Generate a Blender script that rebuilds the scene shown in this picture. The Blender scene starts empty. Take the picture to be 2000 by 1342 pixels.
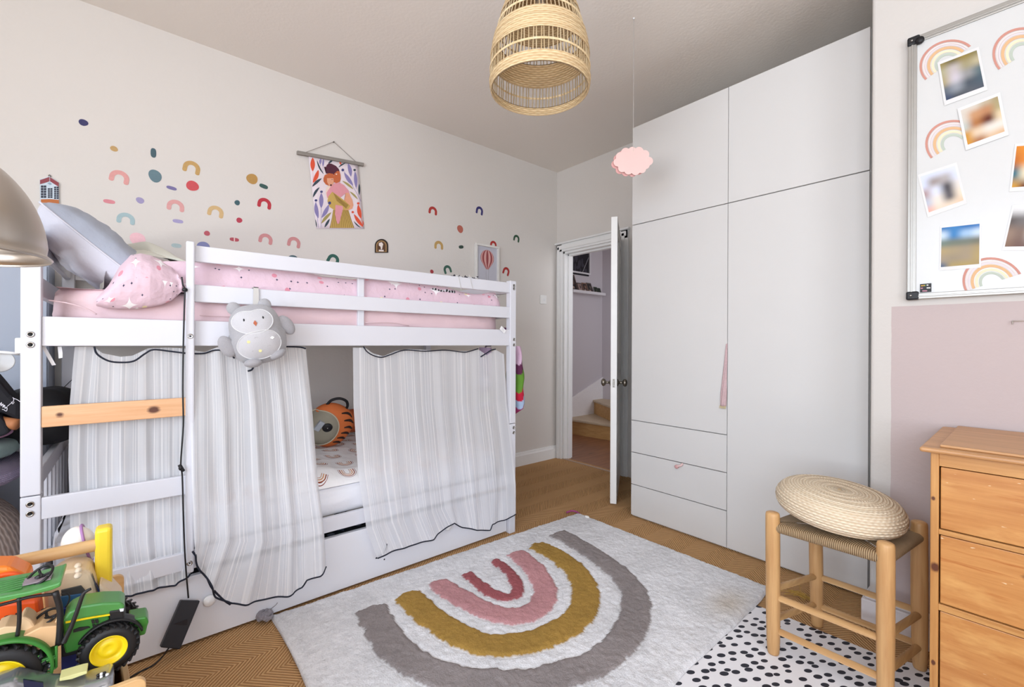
import bpy, bmesh, math, random
from mathutils import Vector, Matrix, noise
rnd = random.Random(7)
SC = bpy.context.scene
COL = SC.collection
PI = math.pi

# ---------------------------------------------------------------- camera
F_PX = 866.66
EYE = Vector((0, 0, 1.15))
YAW, PIT, ROL = math.radians(49.6475), math.radians(-0.0774), math.radians(0.2230)
_f = Vector((-math.sin(YAW), math.cos(YAW), 0)); _r = Vector((math.cos(YAW), math.sin(YAW), 0)); _u = Vector((0, 0, 1))
FW = _f*math.cos(PIT) + _u*math.sin(PIT); _u2 = -_f*math.sin(PIT) + _u*math.cos(PIT)
RT = _r*math.cos(ROL) + _u2*math.sin(ROL); UP = -_r*math.sin(ROL) + _u2*math.cos(ROL)
cd = bpy.data.cameras.new('camera'); cam = bpy.data.objects.new('camera', cd); COL.objects.link(cam)
cd.sensor_width = 36; cd.lens = F_PX/2000*36; cd.clip_start = .02
cam.matrix_world = Matrix(((RT.x, UP.x, -FW.x, EYE.x), (RT.y, UP.y, -FW.y, EYE.y), (RT.z, UP.z, -FW.z, EYE.z), (0, 0, 0, 1)))
SC.camera = cam
# ---------------------------------------------------------------- light
SC.view_settings.view_transform = 'Standard'; SC.view_settings.look = 'None'
SC.view_settings.gamma = 1; SC.view_settings.exposure = 0.19
w = bpy.data.worlds.new('daylight'); SC.world = w; w.use_nodes = True
wb = w.node_tree.nodes['Background']; wb.inputs[0].default_value = (.80, .88, 1, 1); wb.inputs[1].default_value = 1.6
def area(name, loc, rot, sx, sy, power, col):
    l = bpy.data.lights.new(name, 'AREA'); l.shape = 'RECTANGLE'; l.size = sx; l.size_y = sy; l.energy = power; l.color = col
    o = bpy.data.objects.new(name, l); COL.objects.link(o); o.location = loc; o.rotation_euler = rot
    return o
RX, FY = 1.95, -2.0          # right wall and front wall behind the camera
area('window_daylight_right', (RX+.16, -.35, 1.65), (0, math.radians(68), 0), 1.7, 1.9, 34, (.75, .86, 1))
area('window_daylight_front', (.35, FY-.16, 1.65), (math.radians(64), 0, 0), 2.6, 1.7, 94, (.73, .85, 1))
area('bounce_fill_front', (.35, FY-.35, .75), (math.radians(132), 0, 0), 2.6, .6, 105, (1, .97, .93))  # added fill lamp aimed upward, imitates ground bounce to lift the ceiling
area('bounce_fill_right', (RX+.35, -.35, .7), (0, math.radians(128), 0), .6, 1.8, 48, (1, .97, .93))  # second added upward fill, brightens the ceiling from the right side
area('hall_fill', (-1.25, 4.1, 2.0), (0, math.radians(80), 0), 1.2, .9, 7, (1, .92, .9))  # added fill lamp that brightens the hallway, no actual source modelled

# ---------------------------------------------------------------- pixel -> place on a real plane
def ray(x, y): return FW*F_PX + RT*(x-1000) + UP*(671-y)
def on(ax, v, x, y):
    d = ray(x, y); return EYE + d*((v-EYE[ax])/d[ax])
def oX(X, x, y): return on(0, X, x, y)
def oY(Y, x, y): return on(1, Y, x, y)
def oZ(Z, x, y): return on(2, Z, x, y)

# ---------------------------------------------------------------- materials
def lin(c):
    if isinstance(c, str): c = [int(c[i:i+2], 16)/255 for i in (0, 2, 4)]
    return tuple(v/12.92 if v <= .04045 else ((v+.055)/1.055)**2.4 for v in c[:3]) + (1,)
MC = {}
class NT:
    def __init__(s, name):
        s.m = bpy.data.materials.new(name); s.m.use_nodes = True; s.t = s.m.node_tree
        s.b = s.t.nodes['Principled BSDF']; s.o = s.t.nodes['Material Output']
    def n(s, typ, **k):
        nd = s.t.nodes.new('ShaderNode'+typ)
        for a, v in k.items():
            if a.startswith('i_'): nd.inputs[a[2:].replace('_', ' ')].default_value = v
            else: setattr(nd, a, v)
        return nd
    def l(s, a, b): s.t.links.new(a, b)
    def math(s, op, a, b=None, c=None):
        nd = s.t.nodes.new('ShaderNodeMath'); nd.operation = op
        for i, v in enumerate((a, b, c)):
            if v is None: continue
            if isinstance(v, (int, float)): nd.inputs[i].default_value = v
            else: s.l(v, nd.inputs[i])
        return nd.outputs[0]
    def coord(s, kind='Object', scale=(1, 1, 1), rot=(0, 0, 0)):
        tc = s.n('TexCoord'); mp = s.n('Mapping'); s.l(tc.outputs[kind], mp.inputs[0])
        mp.inputs['Scale'].default_value = scale; mp.inputs['Rotation'].default_value = rot
        return mp.outputs[0]
    def mix(s, fac, a, b):
        nd = s.t.nodes.new('ShaderNodeMix'); nd.data_type = 'RGBA'
        if isinstance(fac, (int, float)): nd.inputs[0].default_value = fac
        else: s.l(fac, nd.inputs[0])
        for i, v in ((6, a), (7, b)):
            if isinstance(v, (tuple, list, str)): nd.inputs[i].default_value = lin(v) if isinstance(v, str) else v
            else: s.l(v, nd.inputs[i])
        return nd.outputs[2]
    def ramp(s, fac, stops, interp='LINEAR'):
        nd = s.n('ValToRGB'); nd.color_ramp.interpolation = interp; s.l(fac, nd.inputs[0])
        e = nd.color_ramp.elements
        while len(e) < len(stops): e.new(.5)
        for k, (p, c) in enumerate(stops): e[k].position = p; e[k].color = lin(c) if isinstance(c, str) else c
        return nd.outputs[0]
    def noise(s, vec, scale, detail=3, rough=.5, out=0):
        nd = s.n('TexNoise'); nd.inputs['Scale'].default_value = scale; nd.inputs['Detail'].default_value = detail; nd.inputs['Roughness'].default_value = rough
        s.l(vec, nd.inputs['Vector']); return nd.outputs[out]
    def bump(s, h, dist=.002, strength=.6):
        nd = s.n('Bump'); nd.inputs['Distance'].default_value = dist; nd.inputs['Strength'].default_value = strength
        s.l(h, nd.inputs['Height']); s.l(nd.outputs[0], s.b.inputs['Normal']); return nd
    def base(s, c, rough=.6, metal=0, spec=.5):
        if isinstance(c, (str, tuple)): s.b.inputs['Base Color'].default_value = lin(c) if isinstance(c, str) else c
        else: s.l(c, s.b.inputs['Base Color'])
        s.b.inputs['Roughness'].default_value = rough; s.b.inputs['Metallic'].default_value = metal
        s.b.inputs['Specular IOR Level'].default_value = spec
        return s.m
def plain(col, rough=.6, metal=0, var=.06, scale=40, bump=0, spec=.4):
    """procedural paint / plastic / cloth: base colour with slight mottling"""
    key = ('p', col, rough, metal, var, scale, bump)
    if key in MC: return MC[key]
    s = NT('mat_'+col); v = s.coord(); n = s.noise(v, scale)
    c = lin(col); d = tuple(x*(1-var) for x in c[:3])+(1,); u = tuple(min(1, x*(1+var*.6)) for x in c[:3])+(1,)
    s.base(s.mix(n, d, u), rough, metal, spec)
    if bump: s.bump(n, bump, .6)
    MC[key] = s.m; return s.m
def wood(name, a, b, axis=2, rough=.5, knots=(), scale=1., dark=None, worn=False):
    s = NT(name); sc = [14*scale]*3; sc[axis] = 1.1*scale
    v = s.coord(scale=tuple(sc)); n1 = s.noise(v, 3, 5, .6); 
    sc2 = [60*scale]*3; sc2[axis] = 2.5*scale; n2 = s.noise(s.coord(scale=tuple(sc2)), 2, 3)
    f = s.math('ADD', s.math('MULTIPLY', n1, .7), s.math('MULTIPLY', n2, .3))
    c = s.ramp(f, [(.32, a), (.68, b)])
    if dark: c = s.mix(s.ramp(n1, [(.60, (0, 0, 0, 1)), (.72, (1, 1, 1, 1))]), c, dark)
    pv = s.coord()
    for (x, y, z, r) in knots:
        sub = s.n('VectorMath', operation='SUBTRACT'); s.l(pv, sub.inputs[0]); sub.inputs[1].default_value = (x, y, z)
        mu = s.n('VectorMath', operation='MULTIPLY'); s.l(sub.outputs[0], mu.inputs[0]); q = [1, 1, 1]; q[axis] = .7; mu.inputs[1].default_value = q
        ln = s.n('VectorMath', operation='LENGTH'); s.l(mu.outputs[0], ln.inputs[0])
        d = s.math('ADD', ln.outputs['Value'], s.math('MULTIPLY', s.math('SUBTRACT', n2, .5), r*.8))
        k = s.ramp(s.math('DIVIDE', d, r), [(.55, (1, 1, 1, 1)), (1, (0, 0, 0, 1))])
        c = s.mix(k, c, '5a2f1c')
    if worn:
        sw = [7, 7, 7]; sw[axis] = 2.2; w1 = s.noise(s.coord(scale=tuple(sw)), 1.6, 5, .65)
        c = s.mix(s.ramp(w1, [(.52, (0, 0, 0, 1)), (.70, (.75, .75, .75, 1))]), c, 'dba968')
        sw2 = [40, 40, 40]; sw2[axis] = 14; w2 = s.noise(s.coord(scale=tuple(sw2)), 1.3, 3, .6)
        c = s.mix(s.ramp(w2, [(.69, (0, 0, 0, 1)), (.72, (.8, .8, .8, 1))]), c, 'ead2ae')
        c = s.mix(s.ramp(w2, [(.25, (1, 1, 1, 1)), (.27, (0, 0, 0, 1))]), c, '6b3a1a')
    s.base(c, rough); s.bump(n2, .0008, .4)
    return s.m
def carpet_mat():
    s = NT('sisal_carpet'); v = s.coord(); sp = s.n('SeparateXYZ'); s.l(v, sp.inputs[0])
    x, y = sp.outputs[0], sp.outputs[1]
    nz = s.math('MULTIPLY', s.math('SUBTRACT', s.noise(v, 9, 2), .5), .006)
    z = s.math('PINGPONG', s.math('ADD', x, nz), .115)
    ph = s.math('ADD', s.math('ADD', y, s.math('MULTIPLY', z, 1.0)), nz)
    st = s.math('ADD', s.math('MULTIPLY', s.math('SINE', s.math('MULTIPLY', ph, 2*PI/.016)), .5), .5)
    fib = s.noise(v, 320, 2, .7); big = s.noise(v, 2.2, 3)
    c = s.mix(s.math('MULTIPLY', st, .9), 'a97c50', 'ecc290')
    c = s.mix(s.math('MULTIPLY', fib, .45), c, '8f6440'); c = s.mix(s.math('MULTIPLY', big, .22), c, 'c79b68')
    s.base(c, .95, 0, .1); s.bump(s.math('ADD', st, s.math('MULTIPLY', fib, .6)), .004, .9)
    return s.m
def wall_mat(name, col, pink=None):
    s = NT(name); v = s.coord(); n = s.noise(v, 3.5, 4); n2 = s.noise(v, 60, 3)
    c = s.mix(s.math('MULTIPLY', n, .35), col, tuple(x*.93 for x in lin(col)[:3])+(1,))
    if pink:
        sp = s.n('SeparateXYZ'); s.l(v, sp.inputs[0])
        wob = s.math('MULTIPLY', s.math('SUBTRACT', s.noise(v, 12, 2), .5), .006)
        a = s.math('LESS_THAN', s.math('ADD', sp.outputs[2], wob), 1.299); b = s.math('GREATER_THAN', s.math('ADD', sp.outputs[0], wob), -.367)
        c = s.mix(s.math('MULTIPLY', a, b), c, pink)
    s.base(c, .85, 0, .2); s.bump(s.math('ADD', n2, s.math('MULTIPLY', n, 2.)), .0025, .35)
    return s.m
def curtain_mat():
    s = NT('striped_gauze'); uv = s.n('TexCoord').outputs['UV']; sp = s.n('SeparateXYZ'); s.l(uv, sp.inputs[0])
    u = sp.outputs[0]
    n1 = s.n('TexNoise', noise_dimensions='1D'); n1.inputs['Scale'].default_value = 21; n1.inputs['Detail'].default_value = 0; s.l(u, n1.inputs['W'])
    n2 = s.n('TexNoise', noise_dimensions='1D'); n2.inputs['Scale'].default_value = 78; n2.inputs['Detail'].default_value = 1; s.l(u, n2.inputs['W'])
    a = s.ramp(n1.outputs[0], [(.50, (0, 0, 0, 1)), (.54, (1, 1, 1, 1))]); b = s.ramp(n2.outputs[0], [(.58, (0, 0, 0, 1)), (.62, (1, 1, 1, 1))])
    st = s.math('MAXIMUM', s.math('MULTIPLY', a, .38), b)
    wv = s.n('TexWave', wave_type='BANDS', bands_direction='Y'); wv.inputs['Scale'].default_value = 90; s.l(uv, wv.inputs[0])
    col = s.mix(st, 'f3f5fa', 'fdfdff')
    df = s.n('BsdfDiffuse'); tr = s.n('BsdfTranslucent'); tp = s.n('BsdfTransparent')
    s.l(col, df.inputs[0]); s.l(col, tr.inputs[0])
    m1 = s.n('MixShader'); m1.inputs[0].default_value = .38; s.l(df.outputs[0], m1.inputs[1]); s.l(tr.outputs[0], m1.inputs[2])
    m2 = s.n('MixShader'); f = s.math('SUBTRACT', .25, s.math('MULTIPLY', st, .19)); f = s.math('ADD', f, s.math('MULTIPLY', wv.outputs[1], .03))
    s.l(f, m2.inputs[0]); s.l(m1.outputs[0], m2.inputs[1]); s.l(tp.outputs[0], m2.inputs[2]); s.l(m2.outputs[0], s.o.inputs[0])
    return s.m
def print_mat(name, base, scale, items, alt=None, coord='UV', patches=None):
    """cloth with scattered motifs: voronoi cells, each cell one little motif"""
    s = NT(name); v = s.coord(coord); nz = s.noise(v, 14, 2, out=1)
    off = s.n('VectorMath', operation='SCALE'); s.l(nz, off.inputs[0]); off.inputs['Scale'].default_value = .0
    c = lin(base)
    if patches: c = s.mix(s.ramp(s.noise(v, patches[1], 1), [(patches[2], (0, 0, 0, 1)), (patches[2]+.02, (1, 1, 1, 1))]), c, patches[0])
    for k, (col, sc, r, lo, hi) in enumerate(items):
        mp = s.n('Mapping'); s.l(v, mp.inputs[0]); mp.inputs['Location'].default_value = (k*3.3, k*1.7, 0)
        vo = s.n('TexVoronoi', voronoi_dimensions='2D', distance='MINKOWSKI'); vo.inputs['Exponent'].default_value = .5 if k % 2 == 0 else 2; vo.inputs['Scale'].default_value = sc*scale; s.l(mp.outputs[0], vo.inputs['Vector'])
        sp = s.n('SeparateColor'); s.l(vo.outputs['Color'], sp.inputs[0])
        a = s.math('LESS_THAN', vo.outputs['Distance'], r); b = s.math('MULTIPLY', s.math('GREATER_THAN', sp.outputs[0], lo), s.math('LESS_THAN', sp.outputs[0], hi))
        c = s.mix(s.math('MULTIPLY', a, b), c, col)
    s.base(c, .9, 0, .1); s.b.inputs['Sheen Weight'].default_value = .1
    fine = s.noise(s.coord(), 9, 4); s.bump(fine, .03, .6)
    return s.m
def rainbow_cloth():
    s = NT('rainbow_print_cotton'); v = s.coord('UV')
    vo = s.n('TexVoronoi', voronoi_dimensions='2D'); vo.inputs['Scale'].default_value = 7.6; vo.inputs['Randomness'].default_value = .45; s.l(v, vo.inputs['Vector'])
    sc = s.n('VectorMath', operation='SCALE'); s.l(v, sc.inputs[0]); sc.inputs['Scale'].default_value = 1.0
    sub = s.n('VectorMath', operation='SUBTRACT'); s.l(sc.outputs[0], sub.inputs[0]); s.l(vo.outputs['Position'], sub.inputs[1])
    sp = s.n('SeparateXYZ'); s.l(sub.outputs[0], sp.inputs[0])
    cs = s.n('SeparateColor'); s.l(vo.outputs['Color'], cs.inputs[0]); ang = s.math('ADD', s.math('MULTIPLY', cs.outputs[0], 1.6), 1.2)
    x = s.math('SUBTRACT', s.math('MULTIPLY', sp.outputs[0], s.math('COSINE', ang)), s.math('MULTIPLY', sp.outputs[1], s.math('SINE', ang)))
    y = s.math('ADD', s.math('MULTIPLY', sp.outputs[0], s.math('SINE', ang)), s.math('MULTIPLY', sp.outputs[1], s.math('COSINE', ang)))
    yy = s.math('MAXIMUM', y, 0.)
    r = s.math('SQRT', s.math('ADD', s.math('MULTIPLY', x, x), s.math('MULTIPLY', yy, yy)))
    inb = s.math('MULTIPLY', s.math('LESS_THAN', r, .042), s.math('GREATER_THAN', r, .012))
    inb = s.math('MULTIPLY', inb, s.math('GREATER_THAN', y, -.022))
    ring = s.math('GREATER_THAN', s.math('SINE', s.math('MULTIPLY', r, 2*PI/.0100)), -.1)
    colr = s.ramp(s.math('DIVIDE', r, .042), [(.0, 'b98a6a'), (.5, 'd9a077'), (.75, '8c4436'), (1, '7a3434')], 'CONSTANT')
    c = s.mix(s.math('MULTIPLY', inb, ring), 'f3f1f2', colr)
    s.base(c, .9, 0, .1); s.bump(s.noise(s.coord(), 8, 4), .02, .6)
    return s.m
def dots_mat():
    s = NT('dotted_mat_surface'); v = s.coord('Object', scale=(1, 1.0, 1), rot=(0, 0, .5))
    mp = s.n('Mapping'); s.l(v, mp.inputs[0]); mp.inputs['Scale'].default_value = (1, .62, 1)
    vo = s.n('TexVoronoi', voronoi_dimensions='2D'); vo.inputs['Scale'].default_value = 31; vo.inputs['Randomness'].default_value = .62; s.l(mp.outputs[0], vo.inputs['Vector'])
    cs = s.n('SeparateColor'); s.l(vo.outputs['Color'], cs.inputs[0])
    c = s.mix(s.math('LESS_THAN', vo.outputs['Distance'], s.math('ADD', .23, s.math('MULTIPLY', cs.outputs[1], .09))), 'e9e7ea', '2b2c36')
    return s.base(c, .6, 0, .3)
def strand_mat(name, a, b, pitch=.004, uvaxis=0, braid=0, rough=.6):
    s = NT(name); uv = s.coord('UV'); sp = s.n('SeparateXYZ'); s.l(uv, sp.inputs[0])
    u, v = sp.outputs[uvaxis], sp.outputs[1-uvaxis]
    nz = s.noise(uv, 90, 3)
    ph = s.math('ADD', s.math('MULTIPLY', u, 2*PI/pitch), s.math('MULTIPLY', nz, 1.2))
    h = s.math('ADD', s.math('MULTIPLY', s.math('SINE', ph), .5), .5)
    if braid:
        row = s.math('FLOOR', s.math('DIVIDE', u, pitch))
        ph2 = s.math('ADD', s.math('MULTIPLY', v, 2*PI/braid), s.math('MULTIPLY', row, PI))
        h2 = s.math('ADD', s.math('MULTIPLY', s.math('SINE', ph2), .5), .5)
        h = s.math('MULTIPLY', s.math('ADD', h, .3), s.math('ADD', s.math('MULTIPLY', h2, .6), .4))
    c = s.mix(s.math('MULTIPLY', s.math('POWER', h, .7), 1.0), a, b)
    c = s.mix(s.math('MULTIPLY', s.noise(s.coord('UV', scale=(1, 1, 1)), 22, 3), .35), c, a)
    s.base(c, rough, 0, .3); s.bump(h, .003, .9)
    return s.m
def attr_mat(name, fuzz=False, rough=.9, attr='Col'):
    s = NT(name); a = s.n('Attribute', attribute_name=attr); c = a.outputs['Color']
    if fuzz:
        v = s.coord(); n = s.noise(v, 170, 3, .7); n2 = s.noise(v, 26, 4, .6)
        dk = s.n('VectorMath', operation='SCALE'); s.l(c, dk.inputs[0]); dk.inputs['Scale'].default_value = .76
        c = s.mix(s.ramp(s.math('ADD', s.math('MULTIPLY', n, .55), s.math('MULTIPLY', n2, .45)), [(.34, (1, 1, 1, 1)), (.58, (0, 0, 0, 1))]), c, dk.outputs[0])
        s.bump(s.math('ADD', s.math('MULTIPLY', n, .6), n2), .008, .8)
    return s.base(c, rough, 0, .15)
def plush(col, dark, sc=300):
    key = ('pl', col)
    if key in MC: return MC[key]
    s = NT('plush_'+col); n = s.noise(s.coord(), sc, 2, .7); s.base(s.mix(n, dark, col), .95, 0, .1); s.b.inputs['Sheen Weight'].default_value = .3; s.bump(n, .002, .5)
    MC[key] = s.m; return s.m

# ---------------------------------------------------------------- mesh builder
def fr(o, x, y, z):
    """matrix from origin and three axes"""
    return Matrix(((x[0], y[0], z[0], o[0]), (x[1], y[1], z[1], o[1]), (x[2], y[2], z[2], o[2]), (0, 0, 0, 1)))
class MB:
    def __init__(s): s.v = []; s.f = []; s.mi = []; s.sm = []; s.uv = {}; s.cols = None; s.M = Matrix.Identity(4)
    def raw(s, vs, fs, mi=0, smooth=False, uv=None):
        b = len(s.v)
        for p in vs: s.v.append(s.M @ Vector(p))
        for k, f in enumerate(fs):
            s.f.append([b+i for i in f]); s.mi.append(mi); s.sm.append(smooth)
        if uv:
            for i, t in enumerate(uv): s.uv[b+i] = t
        return s
    def bm(s, bm_, mi=0, smooth=False):
        bm_.verts.ensure_lookup_table(); bm_.verts.index_update()
        s.raw([v.co.copy() for v in bm_.verts], [[v.index for v in f.verts] for f in bm_.faces], mi, smooth); bm_.free(); return s
    def box(s, a, b, bev=0, mi=0, rot=None, seg=2):
        """axis box from corner a to corner b"""
        a = Vector(a); b = Vector(b); c = (a+b)/2; d = b-a
        m = bmesh.new(); bmesh.ops.create_cube(m, size=1)
        for v in m.verts: v.co = Vector((v.co.x*abs(d.x), v.co.y*abs(d.y), v.co.z*abs(d.z)))
        if bev: bmesh.ops.bevel(m, geom=m.edges[:], offset=min(bev, min(abs(d.x), abs(d.y), abs(d.z))*.49), segments=seg, profile=.5, affect='EDGES')
        R_ = rot.to_4x4() if rot is not None else Matrix.Identity(4)
        for v in m.verts: v.co = R_ @ v.co + c
        return s.bm(m, mi, False)
    def lathe(s, prof, c=(0, 0, 0), ax=2, n=32, mi=0, smooth=True, a0=0, a1=2*PI, uvs=None, M=None):
        """prof: (radius, height) list, turned about an axis through c"""
        full = abs(a1-a0-2*PI) < 1e-6; vs = []; fs = []; uv = []
        c = Vector(c); acc = 0; ks = n if full else n+1
        for i, (r, h) in enumerate(prof):
            if i: acc += math.hypot(r-prof[i-1][0], h-prof[i-1][1])
            for k in range(ks):
                t = a0+(a1-a0)*k/n; p = [r*math.cos(t), r*math.sin(t), h]
                if ax == 0: p = [h, r*math.cos(t), r*math.sin(t)]
                if ax == 1: p = [r*math.sin(t), h, r*math.cos(t)]
                p = Vector(p); p = (M @ p) if M is not None else p
                vs.append(p+c); uv.append((acc, t*(uvs or .2)))
        for i in range(len(prof)-1):
            for k in range(n):
                k2 = (k+1) % ks; fs.append([i*ks+k, i*ks+k2, (i+1)*ks+k2, (i+1)*ks+k])
        if full:
            if prof[0][0] > 1e-5: fs.append(list(range(ks))[::-1])
            if prof[-1][0] > 1e-5: fs.append([(len(prof)-1)*ks+k for k in range(ks)])
        return s.raw(vs, fs, mi, smooth, uv)
    def shell(s, prof, c=(0, 0, 0), ax=2, n=32, mi=0, uvs=None, M=None):
        """open surface of revolution, no caps"""
        vs = []; fs = []; uv = []; c = Vector(c); acc = 0
        for i, (r, h) in enumerate(prof):
            if i: acc += math.hypot(r-prof[i-1][0], h-prof[i-1][1])
            for k in range(n+1):
                t = 2*PI*k/n; p = Vector((r*math.cos(t), r*math.sin(t), h)) if ax == 2 else Vector((h, r*math.cos(t), r*math.sin(t)))
                if M is not None: p = M @ p
                vs.append(p+c); uv.append((acc, t*(uvs or .2)))
        for i in range(len(prof)-1):
            for k in range(n): fs.append([i*(n+1)+k, i*(n+1)+k+1, (i+1)*(n+1)+k+1, (i+1)*(n+1)+k])
        return s.raw(vs, fs, mi, True, uv)
    def cyl(s, p0, p1, r0, r1=None, n=16, mi=0, cap=.15, smooth=True):
        """round bar between two points, slightly rounded ends"""
        p0 = Vector(p0); p1 = Vector(p1); r1 = r0 if r1 is None else r1; d = p1-p0; L = d.length
        q = d.to_track_quat('Z', 'Y').to_matrix().to_4x4(); q.translation = p0
        old = s.M; s.M = s.M @ q; e = min(cap*min(r0, r1), L*.2)
        s.lathe([(0, 0), (r0-e, 0), (r0-e*.3, e*.3), (r0, e), (r1, L-e), (r1-e*.3, L-e*.3), (r1-e, L), (0, L)], n=n, mi=mi, smooth=smooth); s.M = old
        return s
    def ball(s, c, r, n=20, m=12, mi=0, M=None, p=2., q=2.):
        """ellipsoid (superellipsoid for p, q > 2)"""
        r = Vector(r) if not isinstance(r, (int, float)) else Vector((r, r, r)); c = Vector(c); vs = []; fs = []; uv = []
        sg = lambda x, e: math.copysign(abs(x)**(2/e), x)
        for i in range(m+1):
            a = -PI/2+PI*i/m
            for k in range(n):
                t = 2*PI*k/n
                v = Vector((r.x*sg(math.cos(a), q)*sg(math.cos(t), p), r.y*sg(math.cos(a), q)*sg(math.sin(t), p), r.z*sg(math.sin(a), q)))
                if M is not None: v = M @ v
                vs.append(c+v); uv.append((a*r.x, t*r.x))
        for i in range(m):
            for k in range(n): fs.append([i*n+k, i*n+(k+1) % n, (i+1)*n+(k+1) % n, (i+1)*n+k])
        return s.raw(vs, fs, mi, True, uv)
    def tube(s, pts, r, n=8, mi=0, smooth_path=True, closed=False):
        pts = [Vector(p) for p in pts]
        if smooth_path and len(pts) > 2:
            q = []; P_ = [pts[0]*2-pts[1]]+pts+[pts[-1]*2-pts[-2]]
            for i in range(1, len(P_)-2):
                for k in range(5):
                    t = k/5; a, b, c, d = P_[i-1], P_[i], P_[i+1], P_[i+2]
                    q.append(.5*((2*b)+(c-a)*t+(2*a-5*b+4*c-d)*t*t+(3*b-a-3*c+d)*t**3))
            pts = q+[pts[-1]]
        vs = []; fs = []; uv = []; L = 0; up = None
        for i, p in enumerate(pts):
            d = (pts[min(i+1, len(pts)-1)]-pts[max(i-1, 0)]).normalized()
            if up is None: up = d.orthogonal().normalized()
            up = (up-d*up.dot(d)).normalized(); si = d.cross(up); rr = r(i/(len(pts)-1)) if callable(r) else r
            if i: L += (p-pts[i-1]).length
            for k in range(n): t = 2*PI*k/n; vs.append(p+(up*math.cos(t)+si*math.sin(t))*rr); uv.append((L, t*rr))
        for i in range(len(pts)-1):
            for k in range(n): fs.append([i*n+k, i*n+(k+1) % n, (i+1)*n+(k+1) % n, (i+1)*n+k])
        fs.append(list(range(n))[::-1]); fs.append([(len(pts)-1)*n+k for k in range(n)])
        return s.raw(vs, fs, mi, True, uv)
    def prism(s, poly, ex, mi=0, bev=0, smooth=False):
        """polygon of 3D points pushed along vector ex"""
        m = bmesh.new(); ex = Vector(ex); a = [m.verts.new(Vector(p)) for p in poly]; b = [m.verts.new(Vector(p)+ex) for p in poly]; n = len(a)
        m.faces.new(a[::-1]); m.faces.new(b)
        for i in range(n): m.faces.new([a[i], a[(i+1) % n], b[(i+1) % n], b[i]])
        bmesh.ops.recalc_face_normals(m, faces=m.faces[:])
        if bev: bmesh.ops.bevel(m, geom=m.edges[:], offset=bev, segments=2, profile=.5, affect='EDGES', clamp_overlap=True)
        bmesh.ops.triangulate(m, faces=[f for f in m.faces if len(f.verts) > 4])
        return s.bm(m, mi, smooth)
    def grid(s, fn, nu, nv, mi=0, smooth=True, uvf=None, col=None):
        vs = []; fs = []; uv = []
        for j in range(nv+1):
            for i in range(nu+1):
                u, v = i/nu, j/nv; vs.append(fn(u, v)); uv.append(uvf(u, v) if uvf else (u, v))
        for j in range(nv):
            for i in range(nu): a = j*(nu+1)+i; fs.append([a, a+1, a+nu+2, a+nu+1])
        b = len(s.v); s.raw(vs, fs, mi, smooth, uv)
        if col:
            s.cols = s.cols or {}
            k = 0
            for j in range(nv+1):
                for i in range(nu+1): s.cols[b+k] = col(i/nu, j/nv, vs[k]); k += 1
        return s
    def build(s, name, mats, parent=None, org=None, mods=None):
        if not isinstance(mats, (list, tuple)): mats = [mats]
        if org is None:
            if parent is not None: org = parent['_o'][:]
            else:
                lo = [min(v[i] for v in s.v) for i in range(3)]; hi = [max(v[i] for v in s.v) for i in range(3)]
                org = ((lo[0]+hi[0])/2, (lo[1]+hi[1])/2, lo[2])
        org = Vector(org); me = bpy.data.meshes.new(name)
        me.from_pydata([v-org for v in s.v], [], s.f); me.update()
        for m in mats: me.materials.append(m)
        me.polygons.foreach_set('material_index', s.mi); me.polygons.foreach_set('use_smooth', s.sm)
        if s.uv:
            ul = me.uv_layers.new(name='UVMap'); dat = []
            for lp in me.loops: t = s.uv.get(lp.vertex_index, (0, 0)); dat += [t[0], t[1]]
            ul.data.foreach_set('uv', dat)
        if s.cols:
            ca = me.color_attributes.new('Col', 'FLOAT_COLOR', 'POINT'); dat = []
            for i in range(len(me.vertices)): dat += list(s.cols.get(i, (1, 1, 1, 1)))
            ca.data.foreach_set('color', dat)
        o = bpy.data.objects.new(name, me); COL.objects.link(o)
        if parent is not None:
            o.parent = parent; o.location = org-Vector(parent['_o'][:]); o['_o'] = list(org)
        else: o.location = org; o['_o'] = list(org)
        for mm in (mods or []):
            md = o.modifiers.new(mm[0].lower(), mm[0])
            for k, v in mm[1].items(): setattr(md, k, v)
        return o
def thing(name, label, cat, loc, group=None):
    o = bpy.data.objects.new(name, None); COL.objects.link(o); o.location = loc; o.empty_display_size = .05
    o['_o'] = list(loc); return tag(o, label, cat, group)
def tag(o, label, cat, group=None, kind=None):
    o['label'] = label; o['category'] = cat
    if group: o['group'] = group
    if kind: o['kind'] = kind
    return o
def struct(o, label=None):
    o['kind'] = 'structure'
    if label: o['label'] = label
    return o
def lerp(a, b, t): return a+(b-a)*t
def poly_at(pts, t):
    """point on a polyline at parameter t (by index)"""
    k = t*(len(pts)-1); i = min(int(k), len(pts)-2); f = k-i
    return tuple(lerp(pts[i][j], pts[i+1][j], f) for j in range(len(pts[0])))
def path_at(pts, t):
    """by arc length"""
    L = [0]
    for a, b in zip(pts, pts[1:]): L.append(L[-1]+math.dist(a, b))
    d = t*L[-1]
    for i in range(len(pts)-1):
        if d <= L[i+1] or i == len(pts)-2:
            f = (d-L[i])/max(1e-9, L[i+1]-L[i]); return tuple(lerp(pts[i][j], pts[i+1][j], f) for j in range(len(pts[0])))
def fbm(x, y, z=0., o=3):
    a = 0; k = 1; 
    for i in range(o): a += k*noise.noise(Vector((x, y, z))); x *= 2.1; y *= 2.1; k *= .5
    return a
WHITE = plain('f1f0f0', .35, var=.02, scale=6); WHITE2 = plain('ebeaea', .45, var=.03, scale=8); GLOSS = plain('f2f1f1', .3, var=.02)
BLACK = plain('17171b', .45); NAVY = plain('1b1e30', .7); CHROME = plain('b9b8b6', .25, 1, var=.05); STEEL = plain('8c8a88', .35, 1)
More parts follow.
